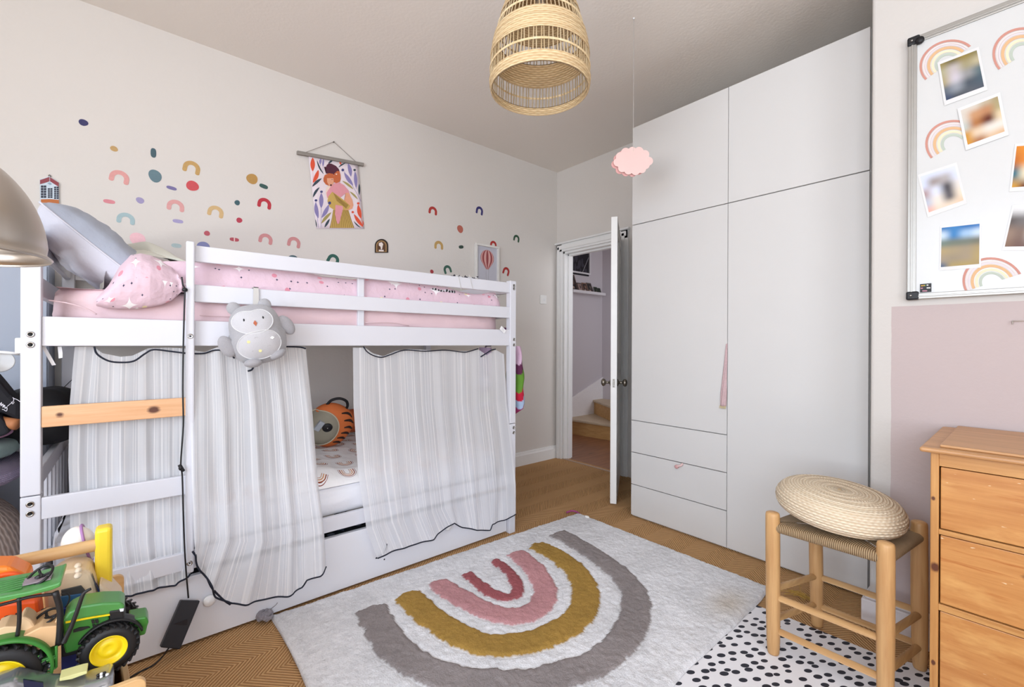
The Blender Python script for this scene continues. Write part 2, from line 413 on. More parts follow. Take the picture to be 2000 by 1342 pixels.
# ================================================================ setting
XL, YD, ZC, YB, XB0, YW = -3.117, 3.237, 2.866, 2.284, -.433, 2.522
W_WALL = wall_mat('white_wall_paint', 'dcd6d0'); W_CEIL = wall_mat('ceiling_paint', 'ebe4dc'); W_HALL = wall_mat('hall_wall_paint', 'cfc8cc')
W_BREAST = wall_mat('two_tone_wall_paint', 'cec9c4', 'beafad')
TRIM = plain('efeeec', .4, var=.03, scale=10)
O0 = (0, 0, 0)
struct(MB().box((XL-.15, FY-.15, -.1), (RX+.15, YD+.06, 0)).build('floor', carpet_mat(), org=O0))
struct(MB().box((XL-.15, FY-.15, ZC), (RX+.15, YD+.12, ZC+.1)).build('ceiling', W_CEIL, org=O0))
struct(MB().box((XL-.15, FY-.15, 0), (XL, YD+.12, ZC)).build('wall_left', W_WALL, org=O0))
DX0, DX1, DZ = -3.03, -2.335, 2.055
m = MB().box((XL, YD, 0), (DX0, YD+.12, ZC)).box((DX0, YD, DZ), (DX1, YD+.12, ZC)).box((DX1, YD, 0), (RX+.15, YD+.12, ZC))
struct(m.build('wall_back', W_WALL, org=O0))
# chimney breast: softened arris
m = MB().box((XB0, YB, 0), (1.25, YD, ZC), bev=.012, seg=3); struct(m.build('wall_chimney', W_BREAST, org=O0))
def holed(axis, pos, th, a0, a1, holes):
    m = MB(); xs = sorted({a0, a1, *[h[0] for h in holes], *[h[1] for h in holes]})
    for x0, x1 in zip(xs, xs[1:]):
        h = [q for q in holes if q[0] <= x0+1e-6 and q[1] >= x1-1e-6]
        for z0, z1 in ([(0, ZC)] if not h else [(0, h[0][2]), (h[0][3], ZC)]):
            if axis == 0: m.box((pos, x0, z0), (pos+th, x1, z1))
            else: m.box((x0, pos, z0), (x1, pos+th, z1))
    return m
struct(holed(0, RX, .15, FY-.15, YD+.12, [(-1.25, .55, .75, 2.5)]).build('wall_right', W_WALL, org=O0))
struct(holed(1, FY, -.15, XL-.15, RX+.15, [(-.95, 1.65, .8, 2.5)]).build('wall_front', W_WALL, org=O0))
def window(nm, axis, pos, a0, a1, z0, z1, n):
    m = MB(); t = .05
    P = (lambda a, d, z: (pos+d, a, z)) if axis == 0 else (lambda a, d, z: (a, pos-d, z))
    def bar(a, b, c, d): m.box(P(a, .02, c), P(b, .07, d), bev=.005)
    bar(a0, a1, z0, z0+t); bar(a0, a1, z1-t, z1); bar(a0, a0+t, z0+t, z1-t); bar(a1-t, a1, z0+t, z1-t)
    bar(a0+t, a1-t, (z0+z1)/2-.02, (z0+z1)/2+.02)
    for k in range(1, n): x = a0+(a1-a0)*k/n; bar(x-.02, x+.02, z0+t, z1-t)
    f = struct(m.build(nm, TRIM, org=O0)); f['_o'] = [0, 0, 0]
    s = MB().box(P(a0-.05, -.09, z0-.03), P(a1+.05, .02, z0), bev=.006).build('window_sill', TRIM, parent=f)
window('window_1', 0, RX, -1.25, .55, .75, 2.5, 3); window('window_2', 1, FY, -.95, 1.65, .8, 2.5, 3)
def skirting(nm, pts, mats, h=.13):
    """pts in plan, room on the left of travel; moulded top"""
    m = MB(); prof = [(0, 0), (.018, 0), (.018, h-.03), (.013, h-.02), (.010, h-.004), (0, h)]
    for a, b in zip(pts, pts[1:]):
        a = Vector((a[0], a[1], 0)); b = Vector((b[0], b[1], 0)); d = (b-a).normalized(); nn = Vector((-d.y, d.x, 0))
        m.prism([a+nn*p+Vector((0, 0, z)) for p, z in prof], b-a)
    return struct(m.build(nm, mats, org=O0))
skirting('baseboard_left', [(XL, YD), (XL, FY)], TRIM, .125)
m = MB(); a = (XB0, YB)
c = .022
for z0, z1, d in ((0, .115, .022), (.115, .138, .012)):
    m.box((XB0-d, YB-d, z0), (1.25, YB, z1), bev=.005); m.box((XB0-d, YB-.001, z0), (XB0, YB+.21, z1), bev=.004)
struct(m.build('baseboard_chimney', plain('e6dfdf', .5, var=.08, scale=25), org=O0))
# door surround
m = MB()
for x0, x1 in ((DX0-.075, DX0), (DX1, DX1+.075)):
    m.box((x0, YD-.018, 0), (x1, YD, DZ+.075), bev=.004); m.box((x0+.012, YD-.027, 0), (x1-.03, YD-.017, DZ+.05), bev=.004)
m.box((DX0-.075, YD-.018, DZ), (DX1+.075, YD, DZ+.075), bev=.004); m.box((DX0-.06, YD-.027, DZ+.02), (DX1+.06, YD-.017, DZ+.063), bev=.004)
m.box((DX0-.09, YD-.034, DZ+.075), (DX1+.09, YD, DZ+.092), bev=.005)
struct(m.build('trim_1', TRIM, org=O0))
m = MB().box((DX0, YD, 0), (DX0+.022, YD+.12, DZ), bev=.002).box((DX1-.022, YD, 0), (DX1, YD+.12, DZ), bev=.002).box((DX0, YD, DZ-.022), (DX1, YD+.12, DZ), bev=.002)
m.box((DX0+.022, YD+.045, 0), (DX0+.037, YD+.09, DZ-.022), bev=.002).box((DX0+.022, YD+.045, DZ-.04), (DX1-.022, YD+.09, DZ-.022), bev=.002)
struct(m.build('trim_2', TRIM, org=O0))
# open door leaf
P0 = Vector((-2.352, YD-.02, .012)); P1 = Vector((-1.928, 2.585, .012)); d = (P1-P0).normalized(); Lf = (P1-P0).length; nn = Vector((-d.y, d.x, 0))
door = MB(); door.M = fr(P0, d, nn, (0, 0, 1)); th = .044; H_ = 2.035
for x0, x1, z0, z1 in ((0, .1, 0, H_), (Lf-.1, Lf, 0, H_), (.1, Lf-.1, 0, .22), (.1, Lf-.1, .92, 1.06), (.1, Lf-.1, H_-.11, H_), (Lf/2-.05, Lf/2+.05, .22, .92), (Lf/2-.05, Lf/2+.05, 1.06, H_-.11)):
    door.box((x0, -th/2, z0), (x1, th/2, z1), bev=.002)
door.box((.1, -.008, .22), (Lf-.1, .008, H_-.1))
door = struct(door.build('door_1', plain('f0efed', .4, var=.03, scale=12), org=P0), 'white panelled door standing open beside the wardrobe')
for sgn in (-1, 1):
    q = MB(); q.M = fr(P0+d*(Lf-.06)+Vector((0, 0, .855)), d, (0, 0, 1), nn*sgn)
    q.lathe([(0, th/2), (.027, th/2), (.027, th/2+.003), (.020, th/2+.008), (.010, th/2+.012), (.008, th/2+.03), (.011, th/2+.036), (.022, th/2+.041), (.028, th/2+.052), (.026, th/2+.062), (.015, th/2+.069), (0, th/2+.071)], n=28)
    q.build('door_knob', plain('8b857b', .28, 1), parent=door)
q = MB(); q.M = fr(P0+d*Lf+Vector((0, 0, .855)), nn, (0, 0, 1), d)
q.box((-.0085, -.03, 0), (.0085, .03, .0015), mi=0); q.box((-.005, -.008, .0015), (.005, .010, .008), bev=.001)
for z in (-.024, .024): q.lathe([(.003, .0015), (.003, .0022), (0, .0022)], c=(0, z, 0), n=10)
q.build('lock_plate', plain('8d8a85', .4, 1, var=.2, scale=200), parent=door)
# hallway beyond the door
struct(MB().box((-4.3, YD+.06, -.1), (-1.0, 5.2, 0)).build('floor', wood('hall_floorboards', '6f4630', 'a5714c', 1, .4, scale=.6, dark='3c2418'), org=O0))
HX, HY = -3.9, 4.96
struct(MB().box((HX-.1, YD+.12, 0), (HX, 5.2, 2.9)).build('wall_hall_left', W_HALL, org=O0))
struct(MB().box((HX, HY, 0), (-1.0, HY+.1, 2.9)).build('wall_hall_back', W_HALL, org=O0))
struct(MB().box((HX-.1, YD+.05, 0), (XL-.15, YD+.12, 2.9)).build('wall_hall_front', W_HALL, org=O0))
struct(MB().box((-4.0, YD+.12, 2.9), (-1.0, 5.2, 3.0)).build('ceiling', W_HALL, org=O0))
struct(MB().box((-1.1, YD+.12, 0), (-1.0, 5.2, 1.1)).build('wall_hall_right', W_HALL, org=O0))
ST = wood('stair_tread_pine', 'b9a48a', 'd9c6a8', 0, .6); SR = wood('stair_riser_pine', 'b98a50', 'd6aa70', 0, .55)
st = thing('staircase', 'bare pine winder stairs rising in the hallway beyond the open door', 'staircase', (-3.4, 4.4, 0))
stp = [(.19, [(-3.9, 4.2), (-3.2, 4.285), (-2.4, 4.26), (-2.4, 4.955), (-3.9, 4.955)]), (.38, [(-3.9, 4.78), (-3.3, 4.42), (-2.4, 4.30), (-2.4, 4.955), (-3.9, 4.955)]), (.57, [(-3.25, 4.955), (-2.9, 4.42), (-2.4, 4.34), (-2.4, 4.955)])]
for k, (z, pl) in enumerate(stp):
    r = MB().prism([Vector((x, y, z-.19)) for x, y in pl], (0, 0, .165)); r.build('riser', SR, parent=st)
    cx = -3.1; t = MB().prism([Vector((x, y-(.025 if y < 4.9 else 0), z-.025)) for x, y in pl], (0, 0, .025), bev=.004); t.build('tread', ST, parent=st)
m = MB(); m.prism([Vector((HX, YD+.12, 0)), Vector((HX, 4.96, 0)), Vector((HX, 4.96, .68)), Vector((HX, 4.235, .41)), Vector((HX, 3.9, .2)), Vector((HX, 3.7, .14)), Vector((HX, YD+.12, .14))], (.02, 0, 0), bev=.003)
struct(m.build('baseboard_hall', plain('f0eced', .5), org=O0))
m = MB().box((DX0, YD-.005, 0), (DX1, YD+.02, .006), bev=.002); struct(m.build('trim_3', plain('b49a86', .5), org=O0))

# ---------------------------------------------------------------- pictures in the hall
def pic(nm, label, cat, X, y0, y1, z0, z1, fw, fcol, mats, draw, th=.02, group=None):
    t = thing(nm, label, cat, (X, (y0+y1)/2, z0), group)
    m = MB()
    for a, b, c, d_ in ((y0, y1, z0, z0+fw), (y0, y1, z1-fw, z1), (y0, y0+fw, z0+fw, z1-fw), (y1-fw, y1, z0+fw, z1-fw)): m.box((X, a, c), (X+th, b, d_), bev=.0015)
    m.build('frame', fcol, parent=t); p = MB(); draw(p); p.build('print', mats, parent=t); return t
def dr(p):
    p.box((HX+.004, 4.31, 2.05), (HX+.01, 4.66, 2.50), mi=0)
    for k in range(14):
        a = rnd.uniform(4.35, 4.6); z = rnd.uniform(2.1, 2.4); p.ball((HX+.0105, a, z), (.0006, .012+rnd.random()*.02, .02+rnd.random()*.05), 10, 6, 1)
    for k in range(16): p.ball((HX+.011, 4.53+k*.008, 2.09+k*.014), (.001, .005, .006), 8, 6, 2)
pic('framed_photograph', 'dark photograph in a thin white frame on the hallway wall', 'picture', HX, 4.28, 4.69, 2.07, 2.53, .022, plain('dfdcde', .4), [plain('1d1b22', .4), plain('3a3742', .5), plain('c6c3c8', .5)], dr)
sh = thing('picture_shelf', 'shallow white picture ledge on the hallway wall under the dark photograph', 'shelf', (HX, 4.55, 1.80))
MB().box((HX, 4.24, 1.80), (HX+.11, 4.90, 1.815), bev=.002).build('shelf_board', plain('e6e2e4', .4), parent=sh)
MB().box((HX+.10, 4.24, 1.815), (HX+.11, 4.90, 1.835), bev=.002).build('front_lip', plain('e6e2e4', .4), parent=sh)
MB().box((HX, 4.24, 1.815), (HX+.012, 4.90, 1.86), bev=.002).build('back_rail', plain('e6e2e4', .4), parent=sh)
cards = [(4.29, .16, .24, '5b463d', '221a1d', 'tall dark photo card at the left end of the hallway ledge'), (4.42, .09, .13, '4f4444', '9b8078', 'small brown photo card beside the tall card on the hallway ledge'), (4.52, .09, .14, '8e6a58', '3c302e', 'reddish photo card in the middle of the hallway ledge'), (4.62, .10, .15, '6d6058', '2f2a2c', 'grey brown photo card right of the reddish card on the hallway ledge'), (4.74, .07, .10, '46503f', '1f231d', 'small green photo card near the right of the hallway ledge'), (4.81, .06, .09, '3b4336', '20251f', 'smallest dark green card at the right end of the hallway ledge')]
for y, w_, h, a, b, lab in cards:
    q = MB(); q.M = fr((HX+.085, y, 1.816), (0, 1, 0), (-math.sin(.35), 0, math.cos(.35)), (math.cos(.35), 0, math.sin(.35)))
    q.box((-w_/2, 0, -.002), (w_/2, h, .002), mi=0)
    q.box((-w_*.38, h*.1, .002), (w_*.38, h*.9, .003), mi=1); q.ball((w_*.1, h*.55, .0031), (w_*.16, h*.18, .0006), 10, 6, 0); q.box((-w_*.3, h*.15, .003), (w_*.1, h*.3, .0035), mi=2)
    tag(q.build('photo_card', [plain(a, .6), plain(b, .5), plain('a58f84', .6)]), lab, 'photo card', 'photo cards on the hallway ledge')
def switch(nm, X, y, z, lab, col):
    t = thing(nm, lab, 'light switch', (X, y, z-.043))
    MB().box((X, y-.043, z-.043), (X+.008, y+.043, z+.043), bev=.003).build('plate', col, parent=t)
    q = MB(); q.M = Matrix.Translation((X+.008, y+.01, z)) @ Matrix.Rotation(.12, 4, 'Y'); q.box((-.002, -.006, -.012), (.004, .006, .012), bev=.0015); q.build('rocker', WHITE, parent=t)
switch('light_switch', XL, 3.045, 1.575, 'white light switch on the left wall near the door corner', plain('e9e7e3', .35))
switch('light_switch', HX, 4.26, 1.40, 'pale switch plate low on the hallway wall left of the stairs', plain('a9a3a8', .4))

# ================================================================ wardrobes
def slab(x0, x1, z0, z1, y=YW, t=.018): return MB().box((x0+.0015, y, z0+.0015), (x1-.0015, y+t, z1-.0015), bev=.0008, seg=1)
WD = plain('d6d4d2', .38, var=.02, scale=5); WI = plain('b9b4ae', .5)
wx0, wx1, wx2 = -1.738, -1.110, -.482
wl = thing('wardrobe', 'tall white flat fronted wardrobe unit with three drawers at the bottom', 'wardrobe', (-1.42, 2.87, 0))
MB().box((wx0, YW+.02, 0), (wx1, YD-.005, 2.582), bev=.001).build('body', WD, parent=wl)
slab(wx0, wx1, 1.936, 2.584).build('upper_door', WD, parent=wl); slab(wx0, wx1, .641, 1.934).build('door', WD, parent=wl)
for k, (z0, z1) in enumerate(((.429, .639), (.216, .427), (.01, .214))):
    dd = slab(wx0, wx1, z0, z1).build('drawer', WD, parent=wl)
    if k == 1:
        q = MB(); c = oY(YW-.012, 1325, 909); ph = plain('e3c3c0', .8)
        q.tube([(c.x+.022, YW-.001, .425), (c.x+.015, YW-.012, .414), (c.x, YW-.014, .408), (c.x-.012, YW-.010, .402)], .007, 8)
        q.ball((c.x-.012, YW-.012, .401), (.013, .010, .012), 12, 8, 1); q.build('pink_loop_pull', [ph, plain('cf9f9f', .8)], parent=dd)
wr = thing('wardrobe', 'tall white flat fronted wardrobe unit with one full length door beside the wall', 'wardrobe', (-.8, 2.87, 0))
MB().box((wx1+.001, YW+.02, 0), (wx2, YD-.005, 2.582), bev=.001).build('body', WD, parent=wr)
slab(wx1, wx2, 1.936, 2.584).build('upper_door', WD, parent=wr); slab(wx1, wx2, .01, 1.934).build('door', WD, parent=wr)
# ribbon tassel trapped between the two wardrobe doors
m = MB(); c0 = oY(YW, 1422, 672)
def rf(u, v):
    w_ = lerp(.003, .016, min(1, v*1.3)); return Vector((-1.112+lerp(.0, -.018, v)+(u-.5)*2*w_, YW-.004-.010*math.sin(u*PI)*v-.003*math.sin(u*15+v*9)*v, lerp(1.148, .80, v)))
m.grid(rf, 12, 30, uvf=lambda u, v: (u*.03, v*.35))
for k in range(9): x = -1.145+k*.0038; m.cyl((x, YW-.010, .802), (x+rnd.uniform(-.003, .003), YW-.012, .786), .0022, .0012, 6, mi=1)
m.cyl((-1.111, YW-.002, 1.15), (-1.111, YW-.006, 1.12), .003, .004, 8)
tag(m.build('ribbon_scarf', [plain('cbaeb0', .85, var=.25, scale=120), plain('d3c39a', .8)], mods=[('SOLIDIFY', dict(thickness=.002))]), 'thin dusty pink scarf hanging between the wardrobe doors with fringed end', 'scarf')

# ================================================================ ceiling things
C0 = oZ(2.12, 1054, 173)
def lampshade():
    z0 = 2.115; C = Vector((C0.x, C0.y, z0)); t = thing('pendant_lamp', 'woven rattan bell shaped pendant lampshade hanging from the ceiling', 'pendant lamp', (C.x, C.y, z0))
    tilt = Matrix.Rotation(.02, 4, 'X')
    hs = [0, .03, .08, .12, .16, .20, .25, .30, .35, .40, .44, .465]; rs = [.184, .189, .188, .184, .178, .169, .154, .137, .117, .092, .065, .04]
    def R_(h):
        for i in range(len(hs)-1):
            if h <= hs[i+1]: f = (h-hs[i])/(hs[i+1]-hs[i]); return lerp(rs[i], rs[i+1], f)
        return rs[-1]
    W1 = strand_mat('woven_rattan_band', 'a88356', 'efd8ae', .0092, 0, .034); RODM = wood('rattan_rod', 'd6b98a', 'f1deba', 2, .5)
    n = 84
    def band(h0, h1, nm):
        b = MB(); K = max(6, int((h1-h0)/.006)); pr = []
        for i in range(K+1): h = lerp(h0, h1, i/K); pr.append((R_(h)+.0035+.0015*math.sin(i*2.6), h))
        pr2 = [(r-.007, h) for r, h in pr[::-1]]
        b.shell(pr+pr2+[pr[0]], c=C, n=96, uvs=.18); o = b.build(nm, W1, parent=t); return o
    band(-.004, .030, 'rim_band'); band(.112, .198, 'woven_band'); band(.262, .44, 'woven_cap')
    for nm, h0, h1 in (('rods', .026, .114), ('rods', .196, .264)):
        b = MB()
        for k in range(n if h0 < .1 else 72):
            a = 2*PI*k/(n if h0 < .1 else 72)+rnd.uniform(-.012, .012); a2 = a+rnd.uniform(-.015, .015)
            b.cyl(C+Vector((R_(h0)*math.cos(a), R_(h0)*math.sin(a), h0)), C+Vector((R_(h1)*math.cos(a2), R_(h1)*math.sin(a2), h1)), .0021, n=6, cap=0)
        tag2 = b.build(nm, RODM, parent=t); tag2['kind'] = 'stuff'
        hm = (h0+h1)/2; b = MB()
        for dh in (-.002, .002): b.tube([C+Vector(((R_(hm)+.001)*math.cos(2*PI*k/40), (R_(hm)+.001)*math.sin(2*PI*k/40), hm+dh)) for k in range(41)], .0018, 6)
        b.build('ring', RODM, parent=t)
    MB().cyl(C+Vector((0, 0, .38)), C+Vector((0, 0, ZC-.03-z0)), .004, n=8).build('cord', WHITE, parent=t)
    b = MB().lathe([(0, ZC-z0), (.05, ZC-z0), (.05, ZC-z0-.01), (.02, ZC-z0-.035), (0, ZC-z0-.035)][::-1], c=C, n=24); b.build('ceiling_rose', WHITE, parent=t)
    b = MB().lathe([(0, .40), (.018, .40), (.02, .36), (.02, .34), (0, .34)][::-1], c=C, n=20); b.build('bulb_holder', WHITE, parent=t)
    b = MB().ball(C+Vector((0, 0, .30)), (.028, .028, .042)); b.build('bulb', plain('f2ede2', .2), parent=t)
lampshade()
def cloud():
    c = oZ(ZC, 1238, 35); mid = Vector((c.x, c.y, 0)); zc = 1.15+ (671-315)*.00263
    zc = oX(c.x, 1238, 315).z; t = thing('cloud_mobile', 'pink cardboard cloud hanging on a thread in front of the wardrobe', 'hanging ornament', (c.x, c.y, zc-.06))
    MB().cyl((c.x, c.y, zc+.05), (c.x, c.y, ZC), .0015, n=6, cap=0).build('thread', plain('e4e0dc', .6), parent=t)
    MB().ball((c.x, c.y, ZC-.003), (.006, .006, .004), 10, 6).build('ceiling_hook', WHITE, parent=t)
    def outline():
        pts = []; lob = [(.082, .0, .022), (.062, .035, .022), (.03, .05, .024), (-.005, .052, .022), (-.04, .045, .024), (-.068, .022, .024), (-.082, -.008, .022), (-.058, -.038, .022), (-.025, -.05, .022), (.012, -.052, .023), (.045, -.042, .022), (.066, -.022, .02)]
        for k in range(144):
            a = 2*PI*k/144; dx, dy = math.cos(a), math.sin(a); best = .03
            for x, y, r in lob:
                b = x*dx+y*dy; q = b*b-(x*x+y*y-r*r)
                if q > 0 and b+math.sqrt(q) > best: best = b+math.sqrt(q)
            pts.append((dx*best, dy*best))
        return pts
    ol = outline()
    for nm, ang, col in (('cloud_panel', 0, 'efcac5'), ('cloud_panel', .0001, 'dfaaa6')):
        f_ = math.atan2(RT.y, RT.x)+ang; ex = Vector((math.cos(f_), math.sin(f_), 0)); ez = Vector((0, 0, 1)); en = ex.cross(ez)
        sc = 1. if ang == 0 else .97
        MB().prism([Vector((c.x, c.y, zc))+ex*(p[0]*sc-(0 if ang == 0 else .012))+ez*(p[1]*sc-(0 if ang == 0 else .006))-en*(.001 if ang == 0 else .014) for p in ol], en*.002).build(nm, plain(col, .85, var=.03), parent=t)
cloud()
# ================================================================ bunk bed
BX = -2.04; BB = -3.095; Y0, Y1 = -.272, 1.765        # front face, back face, head end, foot end
PT = .045
bed = thing('bunk_bed', 'white painted wooden bunk bed with ladder along the left wall', 'bunk bed', (-2.56, .75, 0))
PW = plain('d8d8df', .4, var=.02, scale=7); 
def bolt(y, z, x=BX):
    q = MB().lathe([(0, 0), (.010, 0), (.0095, .002), (.006, .003), (.0055, .0008), (0, .0008)], c=(x, y, z), ax=0, n=16, mi=0); q.lathe([(0, .0009), (.0035, .0009), (.003, .0025), (0, .0025)], c=(x, y, z), ax=0, n=6, mi=1)
    return q.build('bolt', [CHROME, BLACK], parent=bed)
for y0, name in ((Y0, 'l'), (Y1-PT, 'r')):
    for x1 in (BX, BB+.04):
        m = MB().box((x1-.04, y0, .663), (x1, y0+PT, 1.525 if x1 == BX else 1.53), bev=.003); m.box((x1-.04, y0, 0), (x1, y0+PT, .660), bev=.003)
        m.build('post', PW, parent=bed)
for y in (Y0+.022, Y1-.022):
    for z in (1.171, 1.138, .637, .607): bolt(y+(.0 if y < 1 else .006), z, BX)
for z in (1.497, 1.478): bolt(Y1-.018, z)
RXB = BX-.008
def rail(z0, z1, ya=Y0+PT, yb=Y1-PT, x=RXB, t=.022, nm='side_rail', mt=None): return MB().box((x-t, ya, z0), (x, yb, z1), bev=.003).build(nm, mt or PW, parent=bed)
rail(1.134, 1.229); rail(.295, .362); rail(1.452, 1.513, .16, nm='guard_rail'); rail(1.300, 1.366, .16, nm='guard_rail')
MB().box((RXB-.022-.018, .803, 1.20), (RXB-.022, .833, 1.49), bev=.002).build('guard_upright', PW, parent=bed)
for z0, z1 in ((1.134, 1.229), (.295, .362), (1.452, 1.513), (1.300, 1.366)): rail(z0, z1, x=BB+.03)
# ends
for yy in (Y0+.01, Y1-PT+.01):
    for z0, z1 in ((1.134, 1.229), (1.30, 1.366), (1.452, 1.513), (.295, .362), (.66, .72)):
        MB().box((BB+.04, yy, z0), (BX-.04, yy+.022, z1), bev=.003).build('end_rail', PW, parent=bed)
    for k in range(9):
        x = lerp(BB+.10, BX-.10, k/8); MB().box((x-.014, yy+.004, .362), (x+.014, yy+.018, .66), bev=.002).build('end_slat', PW, parent=bed)
for zb in (1.165, .33):
    for k in range(14):
        y = lerp(Y0+.12, Y1-.12, k/13); MB().box((BB+.03, y-.035, zb), (BX-.03, y+.035, zb+.015), bev=.002).build('bed_slat', plain('d9cdbd', .7), parent=bed)
# ladder
st_ = MB().box((BX-.003, .143, .292), (BX+.019, .169, 1.522), bev=.005); st_.build('ladder_stile', PW, parent=bed)
MB().box((BX-.022, Y0+PT, .874), (BX-.003, .15, .941), bev=.003).build('ladder_step', wood('pine_step', 'd9a173', 'e9bd92', 1, .45, knots=[(BX+2.56, -.185-.75, .912, .010), (BX+2.56, .052-.75, .905, .015)]), parent=bed)['label'] = 'bare pine upper ladder step with two knots'
MB().box((BX-.022, Y0+PT, .581), (BX-.003, .15, .651), bev=.003).build('ladder_step', PW, parent=bed)
for y, z in ((.156, .33), (.156, 1.17)): bolt(y, z, BX+.018)
# trundle drawer
tr = thing('trundle_drawer', 'long white trundle drawer under the bunk bed with round knob', 'drawer', (-2.5, .75, 0))
MB().box((-2.085, Y0+.05, .012), (-2.062, Y1-.05, .262), bev=.002).build('drawer_front', plain('e4e4ea', .35, var=.02, scale=6), parent=tr)
m = MB(); m.box((-2.95, Y0+.08, .03), (-2.085, Y1-.08, .05)); m.box((-2.95, Y0+.08, .05), (-2.93, Y1-.08, .2)); m.box((-2.93, Y0+.08, .05), (-2.085, Y0+.1, .2)); m.box((-2.93, Y1-.1, .05), (-2.085, Y1-.08, .2)); m.build('drawer_box', plain('cfcac4', .6), parent=tr)
for y in (.219, 1.29):
    q = MB().lathe([(0, 0), (.008, 0), (.008, .008), (.019, .014), (.021, .022), (.016, .028), (0, .030)], c=(-2.062, y, .158), ax=0, n=28); q.build('knob', WHITE, parent=tr)
q = MB().lathe([(0, 0), (.004, 0), (.003, .001), (0, .001)], c=(-2.062, .935, .085), ax=0, n=12); q.build('screw_hole', BLACK, parent=tr)
for k in range(1):
    m = MB()
    def cl(u, v): return Vector((lerp(-2.90, -2.12, u), lerp(-.1, 1.6, v), .20+.025*fbm(u*3, v*7)))
    m.grid(cl, 30, 60); m.grid(lambda u, v: Vector((lerp(-2.90, -2.12, u), lerp(-.1, 1.6, v), .052)), 2, 2)
    tag(m.build('folded_clothes', print_mat('dark_clothes', '2b3038', 1, [('5d6b86', 9, .34, 0, .5), ('98a3b8', 14, .25, .5, 1), ('1f4a35', 6, .3, .2, .5)], coord='Object')), 'dark blue and green clothes inside the trundle drawer under the bed', 'clothes')

# ---------------------------------------------------------------- mattresses and bedding
def mattress(nm, lab, z0, z1, mt, x0=BB+.045, x1=BX-.045, y0=Y0+.05, y1=Y1-.043):
    m = MB()
    def side(u, v):
        a = u*4; k = int(min(a, 3.999)); f = a-k
        c = [(x0, y0), (x1, y0), (x1, y1), (x0, y1), (x0, y0)]
        x = lerp(c[k][0], c[k+1][0], f); y = lerp(c[k][1], c[k+1][1], f)
        cx, cy = (x0+x1)/2, (y0+y1)/2; dx, dy = (x-cx)/((x1-x0)/2), (y-cy)/((y1-y0)/2)
        n = (abs(dx)**10+abs(dy)**10)**.1; x, y = cx+(x-cx)/n, cy+(y-cy)/n
        b = math.sin(v*PI); ins = (1-b**.35)*.03; w_ = .006*fbm(x*7+y*9, v*3, 1)+.004*math.sin(y*60+v*6)*max(0, fbm(y*2, v, 4))
        return Vector((x-dx*ins+(dx*w_), y-dy*ins*.5+dy*w_, lerp(z0, z1, v)))
    m.grid(side, 240, 12)
    m.grid(lambda u, v: Vector((lerp(x0+.03, x1-.03, u), lerp(y0+.02, y1-.02, v), z1-.001+.005*fbm(u*4, v*9))), 30, 60)
    m.grid(lambda u, v: Vector((lerp(x0+.03, x1-.03, u), lerp(y0+.02, y1-.02, 1-v), z0)), 2, 2)
    return tag(m.build(nm, mt), lab, 'mattress')
def cloth_mat(nm, col, d=.01, sc=7):
    s = NT(nm); v = s.coord(); n = s.noise(v, sc, 5, .55); s.base(s.mix(s.math('MULTIPLY', s.noise(v, 3), .12), col, tuple(x*.85 for x in lin(col)[:3])+(1,)), .92, 0, .1)
    s.b.inputs['Sheen Weight'].default_value = .12; s.bump(n, d, .55); return s.m
PINKS = cloth_mat('pink_sheet', 'dfc3c8', .012); WS = cloth_mat('white_sheet', 'e8e8ee', .012)
mu = mattress('mattress', 'upper bunk mattress in a plain pale pink fitted sheet', 1.181, 1.333, PINKS)
q = MB()
for k in range(5):
    zz = 1.262-.006*k
q.tube([(BX-.040, -.215, 1.283), (BX-.038, -.17, 1.276), (BX-.037, -.13, 1.262), (BX-.037, -.10, 1.242)], .0022, 6); q.tube([(BX-.038, .19, 1.252), (BX-.037, .30, 1.252), (BX-.037, .34, 1.263), (BX-.037, .42, 1.24)], .002, 6)
q.tube([(BX-.037, .84, 1.244), (BX-.036, .98, 1.249), (BX-.036, 1.07, 1.236)], .002, 6); q.build('seam', PINKS, parent=mu)
mattress('mattress', 'lower bunk mattress in a white fitted sheet behind the curtains', .347, .475, WS)
def cushion(nm, lab, c, ax, ay, az, hx, hy, hz, mats, cat='pillow', p=3.2, wr=.006, seam=None):
    """soft pillow: mi 0 on the +az face, mi 1 on the other"""
    c = Vector(c); m = MB(); m.M = fr(c, ax, ay, az); N = 44
    for sgn, mi in ((1, 0), (-1, 1)):
        def fn(u, v):
            x, y = 2*u-1, 2*v-1
            e = (1-abs(x)**p)*(1-abs(y)**p); h = max(0, e)**.42; pin = 1-.06*(1-abs(y))*abs(x)**3-.0
            sx = x*(1-.07*(1-y*y)*abs(x)**2); sy = y*(1-.07*(1-x*x)*abs(y)**2)
            return Vector((sx*hx, sy*hy, sgn*(h*hz+wr*fbm(x*2.2, y*2.2, 3+sgn)*h)))
        m.grid(fn if sgn > 0 else (lambda u, v, g=fn: g(1-u, v)), N, N, mi=mi)
    o = m.build(nm, mats)
    if seam:
        q = MB(); q.M = m.M; pts = []
        for k in range(81):
            t = k/80*4; i = int(min(t, 3.999)); f = (t-i)*2-1
            x, y = [(f, -1), (1, f), (-f, 1), (-1, -f)][i]; pts.append((x*(1-.07*(1-y*y)*abs(x)**2)*hx, y*(1-.07*(1-x*x)*abs(y)**2)*hy, 0))
        q.tube(pts, .0035, 6, smooth_path=False); o2 = q.build('piping', seam, parent=o)
    return tag(o, lab, cat)
GB = cloth_mat('grey_blue_cotton', 'a9afbd', .02, 6); LG = cloth_mat('pale_pillow_cotton', 'c6c6d0', .02, 6)
a = math.radians(-43)
ay = Vector((0, math.cos(a), math.sin(a))); az = Vector((0, -ay.z, ay.y)); 
tl = Matrix.Rotation(math.radians(-9), 3, 'Z'); ax = tl @ Vector((1, 0, 0)); 
